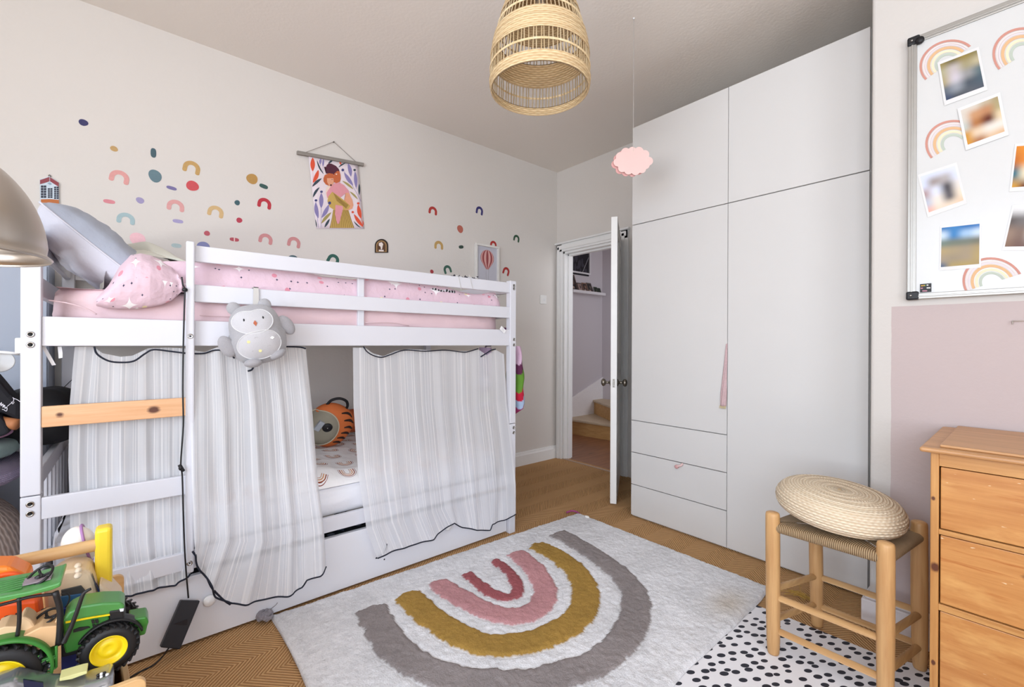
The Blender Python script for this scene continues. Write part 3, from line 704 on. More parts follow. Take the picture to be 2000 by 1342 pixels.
cushion('pillow', 'grey blue pillow with pale underside propped at the head of the top bunk', (-2.44, -.118, 1.492), (1, 0, 0), ay, az, .33, .165, .095, [GB, LG], wr=.012, seam=plain('c9c8d2', .8))
DUV = print_mat('pink_floral_cotton', 'dfc3cf', 1, [('2f3550', 26, .20, .0, .22), ('dd93a3', 15, .15, .0, .2), ('fbf6f8', 11, .30, .25, .6), ('e6a3b0', 9, .09, .8, 1), ('f9f5f7', 8, .34, .6, .9), ('efe0b4', 9, .10, .2, .34)], coord='UV')
# upper duvet: spread over the bed, gathered corner spilling over the mattress edge
m = MB()
ytop = [(-.05, 1.355), (.0, 1.36), (.1, 1.385), (.2, 1.40), (.8, 1.405), (1.4, 1.40), (1.68, 1.385)]
def duv(u, v):
    y = lerp(-.02, 1.705, v); u2 = u
    e = min(1, v/.06)*min(1, (1-v)/.03); e = e**.5 if e > 0 else 0
    x = lerp(BB+.06, -2.115, min(1, u/.82)); z = 1.340+e*(.118+.018*fbm(x*5, y*4, 2)+.012*math.sin(y*9+x*7))
    ridge = math.exp(-((y-.06)/.16)**2); z += ridge*.012*min(1, u/.82)**.4
    if u > .82: t = (u-.82)/.18; z -= (z-1.337)*(1-math.cos(t*PI/2)); x += .028*math.sin(t*PI/2)*e
    if u < .05: z = lerp(1.340, z, u/.05)
    return Vector((x, y, z))
m.grid(duv, 70, 130, uvf=lambda u, v: (u*1.0, v*1.7)); m.grid(lambda u, v: Vector((lerp(BB+.06, -2.115, u), lerp(-.02, 1.705, 1-v), 1.338)), 2, 2)
dv = tag(m.build('duvet', DUV), 'pink floral duvet with white lining spread on the top bunk', 'duvet')
# gathered corner, swollen fold drawn together at the cord
def corner(u, v):
    # u along from left tip (Y -.10) to the tie (Y .135), v around
    y = lerp(-.10, .132, u); s_ = math.sin(min(1, u*1.02+.03)*PI)**.6
    ztop = poly_at([(1.300,), (1.35,), (1.425,), (1.468,), (1.478,), (1.472,), (1.456,), (1.43,), (1.38,)], u)[0]
    zbot = poly_at([(1.270,), (1.262,), (1.260,), (1.262,), (1.266,), (1.272,), (1.282,), (1.30,), (1.335,)], u)[0]
    a = v*2*PI; cz, hz = (ztop+zbot)/2, (ztop-zbot)/2
    dp = (.075 if math.cos(a) < 0 else .06)*(.35+.65*s_)*(1-.45*max(0, u-.6)/.4)
    wr = 1+.10*math.sin(a*5+u*3)*u**2+.05*fbm(u*5, math.cos(a)*2, math.sin(a)*2)
    x = -2.055+dp*math.cos(a)*wr*.9-.012*(1-u); z = cz+hz*math.sin(a)*(1-.02*math.sin(a*7)*u)
    if math.sin(a) > 0: x -= .10*math.sin(a)**2*s_
    return Vector((x, y, z))
m = MB(); m.grid(corner, 70, 90, uvf=lambda u, v: (v*.55+.2, u*.36+.4)); cc = m.build('gathered_corner', DUV, parent=dv)
# cream edge of the cover turned back on top
CR = cloth_mat('cream_lining', 'd6d4c8', .01)
m = MB()
def cream(u, v):
    p = poly_at([(-2.98, -.10, 1.655), (-2.8, -.055, 1.635), (-2.6, -.01, 1.60), (-2.42, .05, 1.575), (-2.3, .12, 1.525), (-2.25, .20, 1.46)], u)
    w_ = lerp(.18, .07, u)*(.35+.65*math.sin(min(1, u*1.3+.1)*PI/2)); a = v-.5
    return Vector((p[0]+a*w_*1.6+.01*math.sin(u*9), p[1]+a*w_*.35, p[2]-(a+.5)*w_*.55-.02*a*a+.008*math.sin(u*12+v*3)))
m.grid(cream, 60, 14, uvf=lambda u, v: (u, v)); m.build('turned_back_lining', CR, parent=dv, mods=[('SOLIDIFY', dict(thickness=.012)), ('SUBSURF', dict(levels=1, render_levels=1))])
m = MB()   # the hump of cover under the lining, running back to the wall
def hump(u, v):
    x = lerp(-3.03, -2.14, u); a = v*PI; top = poly_at([(1.62,), (1.60,), (1.565,), (1.52,), (1.47,)], u)[0]
    return Vector((x, .05-math.cos(a)*.145+.01*math.sin(x*14), 1.345+(top-1.345)*math.sin(a)**.7+.008*fbm(x*6, v*3, 5)))
m.grid(hump, 50, 24, uvf=lambda u, v: (u*.9, v*.4+.1)); m.build('folded_hump', CR, parent=dv)
# lower duvet with rainbows
m = MB()
def ld(u, v):
    x = lerp(BB+.05, -2.105, u); y = lerp(-.15, 1.66, v); e = min(1, u/.08, (1-u)/.10, v/.05, (1-v)/.05); e = max(0, e)**.5
    return Vector((x, y, .478+e*(.065+.018*fbm(x*3.3, y*3.3, 7)+.012*math.sin(y*11+x*5)+.03*math.exp(-((y+.0)/.2)**2))))
m.grid(ld, 60, 110, uvf=lambda u, v: (u, v*1.8)); m.grid(lambda u, v: Vector((lerp(BB+.05, -2.105, u), lerp(-.15, 1.66, 1-v), .477)), 2, 2)
tag(m.build('duvet', rainbow_cloth()), 'white duvet printed with small brown rainbows on the lower bunk', 'duvet')

# ---------------------------------------------------------------- curtains
GZ = curtain_mat(); HEM = plain('1d2130', .8)
def curtain(lab, rows, folds, amp, hem, topline, piping_ext=(), width=.6, seed=0):
    """rows: (v, X of the plane, [(px, py)...]) polylines across the cloth, unprojected onto their plane"""
    R3 = [(v, [tuple(oX(X, *p)) for p in pts]) for v, X, pts in rows]
    def cf(u, v):
        for i in range(len(R3)-1):
            if v <= R3[i+1][0] or i == len(R3)-2:
                f = (v-R3[i][0])/(R3[i+1][0]-R3[i][0]); a = path_at(R3[i][1], u); b = path_at(R3[i+1][1], u); break
        p = Vector([lerp(a[j], b[j], f) for j in range(3)])
        am = amp*(.35+.65*v); uu = u+.02*math.sin(v*4+seed)
        o = 0
        for fq, k, ph in folds: o += k*math.sin(uu*fq+ph+v*.7)
        o += .35*fbm(u*4, v*2.5, seed)
        return p+Vector((am*o, am*.35*math.cos(uu*folds[0][0]+folds[0][2])*v, 0))
    m = MB(); m.grid(cf, 150, 60, uvf=lambda u, v: (u*width+seed*3.1, v))
    c = m.build('curtain', GZ); tag(c, lab, 'curtain', 'gauze curtains round the lower bunk')
    m = MB(); m.tube([cf(k/120, 1)+Vector((.001, 0, 0)) for k in range(121)], .0032, 6, smooth_path=False); m.build('hem_piping', HEM, parent=c)
    if topline:
        m = MB(); m.tube([oX(-2.052, *p) for p in topline], .003, 6); m.build('top_piping', HEM, parent=c)
    for px in piping_ext:
        m = MB(); m.tube([oX(px[0], *p) for p in px[1]], .0035, 6); m.build('loose_piping', HEM, parent=c)
    return c
curtain('left striped white gauze curtain hanging behind the bed ladder',
    [(0, -2.078, [(146, 677), (183, 677), (200, 690), (235, 697), (258, 695), (290, 680), (330, 679), (372, 681)]),
     (.25, -2.083, [(136, 790), (250, 790), (372, 790)]), (.5, -2.083, [(133, 900), (250, 900), (372, 905)]), (.8, -2.070, [(137, 1060), (250, 1060), (375, 1050)]),
     (1, -2.040, [(158, 1200), (200, 1180), (244, 1166), (300, 1152), (345, 1143), (372, 1120)])],
    [(34, .5, 0), (13, .5, 1), (61, .2, 2)], .008, 1, [(184, 677), (190, 692), (212, 705), (238, 708), (262, 705), (283, 691), (300, 683), (330, 686), (362, 690)], width=.62, seed=1)
curtain('middle gathered striped gauze curtain hanging under the plush owl',
    [(0, -2.058, [(372, 683), (400, 688), (425, 678), (470, 690), (520, 690), (560, 678), (597, 678)]),
     (.25, -2.035, [(372, 800), (430, 800), (480, 790), (540, 800), (610, 800)]), (.55, -2.01, [(372, 930), (450, 935), (620, 930)]), (.8, -1.99, [(376, 1050), (470, 1060), (560, 1050), (633, 1030)]),
     (1, -1.985, [(378, 1080), (400, 1128), (425, 1168), (450, 1180), (530, 1171), (575, 1161), (593, 1148), (597, 1133), (620, 1122), (640, 1107)])],
    [(27, .7, 1), (15, .6, 0), (52, .3, 2)], .017, 1, [(378, 691), (400, 690), (420, 684), (444, 687), (458, 700)], piping_ext=[(-2.02, [(484, 725), (492, 722), (497, 712)]), (-2.03, [(555, 677), (585, 678), (597, 681)]), (-1.995, [(376, 1077), (392, 1100), (405, 1130), (415, 1150), (437, 1172), (450, 1181)])], width=.95, seed=2)
curtain('right striped gauze curtain hanging beside the foot post of the bunk bed',
    [(0, -2.068, [(689, 679), (713, 679), (728, 690), (748, 696), (775, 685), (800, 682), (850, 685), (915, 686), (935, 683), (950, 694), (968, 683), (984, 692)]),
     (.25, -2.056, [(690, 790), (800, 790), (900, 790), (990, 790)]), (.55, -2.02, [(699, 925), (800, 915), (900, 900), (1002, 890)]), (.8, -1.995, [(714, 1035), (800, 1010), (900, 985), (1007, 945)]),
     (1, -1.995, [(735, 1090), (757, 1082), (775, 1075), (800, 1067), (845, 1053), (856, 1042), (872, 1031), (886, 1022), (905, 1031), (930, 1035), (956, 1036), (960, 1024), (985, 1017), (1008, 1004)])],
    [(40, .45, 0), (17, .35, 1), (74, .2, 2)], .010, 1, [(710, 677), (716, 686), (728, 694), (745, 698), (762, 693), (790, 684), (830, 686), (870, 684), (905, 688), (918, 686), (934, 681)], piping_ext=[(-2.045, [(939, 697), (950, 690), (960, 684), (968, 682)]), (-2.0, [(755, 1062), (754, 1072), (745, 1083), (734, 1091)])], width=1.1, seed=3)
# white ties hanging from the rail at the head end
for pts, lab in (([(84, 676), (95, 695), (106, 714)], 'wider white fabric tie hanging under the rail beside the left bed post'), ([(116, 677), (118, 688), (119, 700)], 'short white fabric tie hanging under the rail right of the wider one')):
    a, b, c_ = [oX(-2.075, *p) for p in pts]; q = MB()
    q.prism([a+Vector((0, -.004, 0)), b+Vector((0, -.005, 0)), c_+Vector((0, -.005, 0)), c_+Vector((0, .004, .002)), b+Vector((0, .005, 0)), a+Vector((0, .005, 0))], (.002, 0, 0)); tag(q.build('fabric_tie', plain('ececf0', .8)), lab, 'tie')

# ---------------------------------------------------------------- plush owl hanging from the guard rail
def owl():
    c = Vector((-1.955, .362, 1.180)); t = thing('plush_owl', 'grey plush owl hanging from the side rail of the top bunk', 'soft toy', (c.x, c.y, c.z-.12))
    th = math.radians(11); M = fr(c, (0, math.cos(th), math.sin(th)), (0, -math.sin(th), math.cos(th)), (1, 0, 0))   # local x right, y up, z outward
    a, b, d = .098, .118, .072; P2 = 2.6
    G = plush('b4b3b7', '9b9a9f'); L = plush('cbcace', 'bbbabf'); D = plush('9c9a9e', '858388')
    body = MB(); body.M = M; body.ball((0, 0, 0), (a, b, d), 48, 28, 0, p=2, q=2.)
    # squared shoulders
    for i in range(len(body.v)):
        q = M.inverted() @ body.v[i]; x, y, z = q.x/a, q.y/b, q.z/d; r = (abs(x)**2.8+abs(y)**2.8)**(1/2.8); e = math.hypot(x, y)
        k = e/r if r > 1e-6 else 1; q = Vector((q.x*k*(1.02 if q.y < 0 else .92), q.y*k*.98, q.z)); body.v[i] = M @ q
    body.build('body', G, parent=t)
    def surf(x, y, off=.002):
        xx = x/(a*(1.02 if y < 0 else .94)); r = (abs(xx)**2.8+abs(y/(b*.98))**2.8)**(2/2.8); return Vector((x, y, d*math.sqrt(max(0, 1-min(1, r)))+off))
    def patch(cx, cy, rx, ry, mt, nm, off, mods=None, rot=0, lump=None):
        m = MB(); m.M = M
        def g(u, v):
            aa = u*2*PI; rr = v*(lump(aa) if lump else 1); x, y = rr*rx*math.cos(aa), rr*ry*math.sin(aa)
            return surf(cx+x*math.cos(rot)-y*math.sin(rot), cy+x*math.sin(rot)+y*math.cos(rot), off*(1-.6*v**4))
        m.grid(g, 40, 8); o = m.build(nm, mt, parent=t)
        e = MB(); e.M = M; e.tube([surf(cx+lump_(aa)*rx*math.cos(aa)*math.cos(rot)-lump_(aa)*ry*math.sin(aa)*math.sin(rot), cy+lump_(aa)*rx*math.cos(aa)*math.sin(rot)+lump_(aa)*ry*math.sin(aa)*math.cos(rot), off*.5) for aa in [2*PI*k/48 for k in range(49)] for lump_ in [(lump or (lambda q: 1))]], .0018, 6, smooth_path=False)
        e.build('stitched_edge', plush('dededf', 'cfcfd1'), parent=o); return o
    heart = lambda q: 1-.22*max(0, math.cos(q-PI/2))**14-.04*math.cos(2*q)
    patch(-.014, .052, .070, .046, L, 'face', .0035, rot=.02, lump=heart); patch(-.008, -.038, .074, .056, L, 'belly', .004, rot=.06, lump=lambda q: 1-.10*max(0, math.cos(q-PI/2))**10)
    for x in (-.044, .019): q = MB(); q.M = M; q.ball(surf(x, .060, .004), (.0028, .0055, .002), 12, 8); q.build('eye', BLACK, parent=t)
    q = MB(); q.M = M; pc = surf(-.012, .043, .003); q.prism([pc+Vector((-.0065, .001, 0)), pc+Vector((0, .011, 0)), pc+Vector((.0065, 0, 0)), pc+Vector((0, -.012, 0))], (0, 0, .004), bev=.001); q.build('beak', plain('bd6a4c', .7), parent=t)
    for x, col in ((-.055, G), (.045, G)):
        q = MB(); q.M = M @ Matrix.Translation((x*1.05, .108, -.005)) @ Matrix.Rotation(-x*9, 4, 'Z'); q.ball((0, 0, 0), (.024, .026, .012), 20, 12); q.build('ear', G, parent=t)
    for x, r_, y in ((-.108, .28, -.028), (.106, -.75, .018)):
        q = MB(); q.M = M @ Matrix.Translation((x, y, .012)) @ Matrix.Rotation(r_ if x < 0 else .42, 4, 'Z'); q.ball((0, 0, 0), (.026, .043, .016), 22, 14, p=2, q=2.3)
        q.build('wing', plush('adabaf', '949297'), parent=t)
    for x in (-.042, .048): q = MB(); q.M = M @ Matrix.Translation((x, -.104 if x < 0 else -.088, .042)) @ Matrix.Rotation(.35 if x > 0 else -.1, 4, 'Z'); q.ball((0, 0, 0), (.031, .017, .022), 22, 12); q.build('foot', plush('adabaf', '949297'), parent=t)
    q = MB(); q.M = M
    for x, y, r_ in ((-.046, -.022, .0055), (-.014, -.062, .0055)):
        pc = surf(x, y, .0045); q.prism([pc+Vector((r_*math.cos(k*PI/8)*1., r_*math.sin(k*PI/8), 0)) for k in range(16)], (0, 0, .0012), mi=0)
    pc = surf(.034, -.02, .0045); q.prism([pc+Vector((.008*math.cos(k*PI/2), .006*math.sin(k*PI/2), 0)) for k in range(4)], (0, 0, .0012), mi=1)
    for x, y in ((-.02, -.012), (.018, -.05), (-.035, -.06)): pc = surf(x, y, .0045); q.tube([pc+Vector((-.006, 0, 0)), pc+Vector((-.002, .003, 0)), pc+Vector((.003, .003, 0)), pc+Vector((.006, 0, 0))], .0006, 5, mi=2)
    q.build('embroidery', [plain('e6dfa0', .6), plain('f4f2ee', .5), plain('b5b4b6', .7)], parent=t)
    q = MB(); y = .372; q.prism([Vector((BX-.003, y-.010, 1.285)), Vector((BX-.003, y+.012, 1.285)), Vector((BX-.003, y+.010, 1.372)), Vector((BX-.003, y-.008, 1.372))], (.003, 0, 0)); q.box((BX-.036, y-.009, 1.369), (BX, y+.010, 1.372)); q.box((-2.02, y-.009, 1.284), (-2.0, y+.010, 1.288)); q.box((BX-.002, y-.009, 1.283), (-1.96, y+.010, 1.287))
    q.build('hanging_strap', plain('cfcbc6', .8), parent=t)
owl()

# ---------------------------------------------------------------- cord, adapter
crd = thing('power_adapter', 'black power adapter on a long black cord hanging down the bed ladder', 'power adapter', (-2.03, .1, 0))
m = MB(); pts = [(355, 541), (357, 556), (361, 566), (360, 600), (358, 680), (357, 760), (358, 830), (353, 905), (356, 930), (358, 1000), (360, 1060), (363, 1110), (368, 1168)]
m.tube([oX(-2.012 if 1 < k < 12 else -2.02, *p) for k, p in enumerate(pts)], .0026, 8)
kn = oX(-2.012, 353, 914); m.ball(kn, (.007, .007, .010), 12, 8); m.cyl(kn+Vector((0, -.004, .012)), kn+Vector((0, .008, -.014)), .006, n=8); kn2 = oX(-2.015, 361, 566); m.ball(kn2, (.008, .009, .008), 12, 8)
m.build('cord', BLACK, parent=crd)
a = oX(-2.045, 351, 1171); b = oX(-2.045, 388, 1172); c_ = oX(-2.005, 349, 1266); d_ = oX(-2.005, 311, 1262)
nrm = (b-a).cross(d_-a).normalized(); nrm = nrm if nrm.x > 0 else -nrm
m = MB().prism([a, b, c_, d_], nrm*.026, bev=.003); m.build('adapter_case', plain('202027', .5), parent=crd)
m = MB().prism([lerp(a, c_, .5)+nrm*.0262+Vector((0, .02*u, .012*v)) for u, v in ((-1, -1), (1, -1), (1, 1), (-1, 1))], nrm*.0003); m.build('rating_label', plain('2a2a31', .35), parent=crd)
m = MB(); e = (c_+d_)/2+nrm*.013; m.tube([e+Vector((0, 0, .004)), oX(-1.985, 325, 1272), oZ(.02, 318, 1282), oZ(.006, 300, 1299), oZ(.004, 272, 1313), oZ(.004, 240, 1332), oZ(.004, 190, 1360), oZ(.004, 120, 1420)], .0027, 8); m.build('cord', BLACK, parent=crd)

# ---------------------------------------------------------------- tiger backpack and pillow on the lower bunk
bp = thing('tiger_backpack', 'small orange tiger striped backpack with grey front pocket on the lower bunk', 'backpack', (-2.72, .83, .555))
cen = oX(-2.62, 648, 838)
def cz(px, py, X=-2.55): return oX(X, px, py)
O_ = plain('d9743c', .75, var=.06, scale=60); 
c = cz(643, 830, -2.62)
m = MB(); Mb = fr(c, FW.cross(Vector((0, 0, 1))).normalized(), Vector((0, 0, 1)), -Vector((FW.x, FW.y, 0)).normalized())   # x right, y up, z to viewer
Rb = Matrix.Rotation(math.radians(-38), 4, 'Z') @ Matrix.Rotation(math.radians(34), 4, 'Y')
m.M = Mb @ Rb; m.ball((0, 0, 0), (.125, .135, .062), 40, 24, p=2.3, q=2.2); bd = m.build('shell', O_, parent=bp)
def bsurf(x, y, off=.002):
    r = (abs(x/.125)**2.3+abs(y/.135)**2.3)**(2.2/2.3); return Vector((x, y, .062*max(0, 1-min(1, r))**(1/2.2)+off))
q = MB(); q.M = m.M
def pk(u, v): aa = u*2*PI; return bsurf(-.050+.098*v*math.cos(aa), -.028+.112*v*math.sin(aa), .012*(1-v**6)+.001)
q.grid(pk, 40, 10); q.build('front_pocket', plain('97907f', .8), parent=bp)
q = MB(); q.M = m.M; q.tube([pk(k/48, 1)+Vector((0, 0, .002)) for k in range(49)], .0035, 6, smooth_path=False); q.build('piping', plain('c9bda6', .7), parent=bp)
q = MB(); q.M = m.M
for y, x0, x1 in ((.108, .0, .07), (.08, .035, .10), (.045, .06, .115), (.008, .065, .122), (-.028, .065, .12), (-.062, .06, .115)):
    q.tube([bsurf(lerp(x0, x1, k/6), y+.012*math.sin(k/6*PI), .0) for k in range(7)], lambda t: .0065*math.sin((.12+.8*t)*PI)+.001, 6)
q.build('tiger_stripes', plain('33201a', .8), parent=bp)
q = MB(); q.M = m.M; q.lathe([(0, 0), (.026, 0), (.027, .004), (.022, .008), (0, .009)], c=bsurf(-.028, .012, .010), n=28); q.lathe([(0, .009), (.004, .009), (.003, .012), (0, .012)], c=bsurf(-.028, .012, .010), n=10, mi=1); q.build('round_badge', [BLACK, CHROME], parent=bp)
q = MB(); q.M = m.M; q.box(bsurf(-.085, -.03, -.002), bsurf(-.055, .03, .022), bev=.003); q.build('pocket_tab', plain('aeb3ba', .7), parent=bp)
q = MB(); q.M = m.M; q.tube([(-.085, .10, .0), (-.08, .135, 0), (-.05, .165, 0), (-.01, .17, 0), (.015, .15, 0), (.02, .125, 0)], .008, 8); q.build('carry_handle', BLACK, parent=bp)
cushion('cushion', 'rust orange cushion behind the tiger backpack on the lower bunk', (-2.90, 1.0, .635), (0, 1, 0), (.35, 0, .94), (.94, 0, -.35), .17, .085, .04, [plain('c2623a', .85), plain('c2623a', .85)], cat='cushion')
# colourful bag hanging on the foot end, seen either side of the post
hb = thing('hanging_bag', 'colourful patterned fabric bag hanging at the foot end of the bunk bed', 'bag', (-2.10, 1.84, .68))
m = MB()
def hbf(u, v):
    a = u*2*PI; z = lerp(1.13, .70, v); w_ = .03+.028*math.sin(min(1, v*1.15)*PI*.75)**1.2; w_ *= 1 if v < .9 else (1-v)/.1*.9+.1
    return Vector((-2.115+1.4*w_*math.cos(a)*(1+.08*math.sin(v*9)), 1.822+w_*.62*math.sin(a)+.006*math.sin(v*17+a), z))
def hcol(u, v, p):
    for t, c in ((.22, 'c9a9c0'), (.36, '5a2c49'), (.62, '5f8a35'), (.74, 'b3243c'), (.86, '9fb2cc'), (.95, 'a33a6b'), (1.1, 'c9a285')):
        if v+.05*math.sin(u*12) < t: return lin(c)
m.grid(hbf, 40, 60, col=hcol); m.build('body', attr_mat('bag_print'), parent=hb)
m = MB(); m.tube([(-2.13, 1.83, 1.11), (-2.14, 1.80, 1.20), (-2.14, 1.775, 1.235), (-2.14, 1.745, 1.236), (-2.14, 1.72, 1.2)], .006, 8); m.build('strap', plain('6b3a5c', .8), parent=hb)
hb2 = thing('hanging_bag', 'lilac and cream striped bag seen between the right curtain and foot post', 'bag', (-2.2, 1.70, .75))
m = MB()
def hcol2(u, v, p):
    for t, c in ((.30, 'bba3bd'), (.36, '8b8398'), (.50, 'c5bfd0'), (.58, '5a4350'), (.72, 'b9b79d'), (.80, 'd5d5dc'), (.84, '22222a'), (1.1, 'b9a58c')):
        if v+.04*math.sin(u*9+v*7) < t: return lin(c)
m.grid(lambda u, v: Vector((-2.23+(.05+.02*v)*math.cos(u*2*PI), 1.675+.03*math.sin(u*2*PI), lerp(1.12, .66, v))) , 30, 50, col=hcol2); m.grid(lambda u, v: Vector((-2.23+.07*v*math.cos(u*2*PI), 1.675+.03*v*math.sin(u*2*PI), .66)), 30, 3, col=lambda u, v, p: lin('b9a58c')); m.build('body', attr_mat('bag_print'), parent=hb2)
m = MB(); m.tube([(-2.23, 1.675, 1.10), (-2.23, 1.68, 1.128), (-2.23, 1.72, 1.132)], .005, 8); m.build('strap', plain('6b5a6c', .8), parent=hb2)
# garland over the guard rail
g = thing('ribbon_garland', 'black and white leafy ribbon wound over the guard rail near the foot post', 'garland', (-2.06, 1.25, 1.5))
m = MB(); r2 = random.Random(3)
for px in [x for x in range(882, 934, 2)]:
    p = oX(-2.062, px, 541+(px-880)*.055+r2.uniform(-3, 2)); a = r2.uniform(-1.2, 1.2)
    m.ball(p, (.003, .010, .0035), 8, 6, M=Matrix.Rotation(a, 3, 'X'), mi=0 if r2.random() < .62 else 1)
m.build('leaves', [plain('33333c', .7), plain('d8d8dc', .7)], parent=g); 
for x0 in ((895, 901), (917, 924)):
    a = oX(BX-.006, x0[0], 540); b = oX(BX-.005, x0[1], 566); m = MB(); m.tube([a+Vector((-.03, 0, -.002)), a+Vector((-.02, 0, .007)), a+Vector((0, 0, .004)), (a+b)/2, b], .0013, 6); m.build('cord', plain('d3d0cd', .7), parent=g)
m = MB(); c = oX(BX-.03, 890, 566)
for k in range(26): m.ball((c.x-.03, 1.21+k*.006+.0, 1.432+r2.uniform(-.006, .006)), (.004, .006, .008), 8, 6, mi=k % 3 == 0)
m.build('leaves', [plain('1f1f27', .7), plain('d8d8dc', .7)], parent=g)
c = oX(BX+.001, 982, 644); q = MB(); q.M = fr(c, Vector((0, .8, -.6)), Vector((0, .6, .8)), (1, 0, 0)); q.box((-.022, -.012, 0), (.022, .012, .0008), mi=0)
for k in range(4): q.box((-.010, -.006+k*.004, .0008), (.012-.003*(k % 2), -.0048+k*.004, .001), mi=1)
tag(q.build('care_label', [plain('f4f3f4', .6), plain('c4c2c6', .6)]), 'small white care label poking over the bed rail by the foot post', 'label')
# ================================================================ wall stickers on the left wall
WX = XL+.0005
def Wp(px, py): return oX(XL, px, py)
def sticker(kind, cr, box, col, lab, rot=0, seam=False):
    """cr: crop (scale, ox, oy); box: x0,y0,x1,y1 in that crop"""
    k, ox, oy = cr; x0, y0, x1, y1 = box; P = lambda x, y: Wp(ox+x/k, oy+y/k)
    cx, cy = (x0+x1)/2, (y0+y1)/2; c = P(cx, cy); hy = abs(P(x1, cy).y-P(x0, cy).y)/2; hz = abs(P(cx, y0).z-P(cx, y1).z)/2
    pts = []; sh = Wp(1, 1); N = 40
    if kind == 'o':
        ph = rnd.random()*6
        for i in range(N):
            a = 2*PI*i/N; r = 1+.04*math.sin(2*a+ph)+.03*math.sin(3*a+ph*2); e = 1-.0; pts.append((hy*.97*r*math.cos(a), hz*.97*r*math.sin(a)))
    elif kind == 'p':
        for i in range(N): a = 2*PI*i/N; ca, sa = math.cos(a), math.sin(a); pts.append((hy*math.copysign(abs(ca)**.75, ca), hz*math.copysign(abs(sa)**.75, sa)))
    else:
        t = min(hy*.30, hz*.42); ro = hy-.0; leg = max(.001, 2*hz-ro*1.0); hh = hz
        oy_ = lambda a: hh-(ro)+ro*math.sin(a)
        # outer arc, leg end, inner arc, leg end
        for i in range(25): a = PI-PI*i/24; pts.append((hy*math.cos(a)-.0, -hz+leg+(2*hz-leg)*math.sin(a)))
        th = hy*.52
        for i in range(9): a = PI*i/8; pts.append((hy-th/2+th/2*math.cos(a), -hz+th*.42-th*.42*math.sin(a)))
        ri = hy-th; top = 2*hz-leg-th
        for i in range(17): a = PI*i/16; pts.append((ri*math.cos(a), -hz+leg*.95+max(.003, top)*math.sin(a)))
        for i in range(9): a = PI*i/8; pts.append((-(hy-th/2)+th/2*math.cos(a), -hz+th*.42-th*.42*math.sin(a)))
    ca, sa = math.cos(rot), math.sin(rot)
    m = MB().prism([Vector((WX, c.y+y*ca-z*sa, c.z+y*sa+z*ca)) for y, z in pts], (.0010, 0, 0))
    if seam: m.box((WX+.001, c.y-.003, c.z-hz), (WX+.0014, c.y+.003, c.z+hz), mi=1)
    nm = {'o': 'oval_sticker', 'p': 'pill_sticker', 'a': 'arch_sticker'}[kind]
    tag(m.build(nm, [plain(col, .6, var=.14, scale=70), plain('ecc9c6', .6)]), lab, 'wall sticker', 'coloured stickers scattered over the left wall')
A = (3.948, 0, 200); B = (4.472, 400, 240); Cc = (4.792, 720, 360)
def bb(cx, cy, w_, h): return (cx-w_/2, cy-h/2, cx+w_/2, cy+h/2)
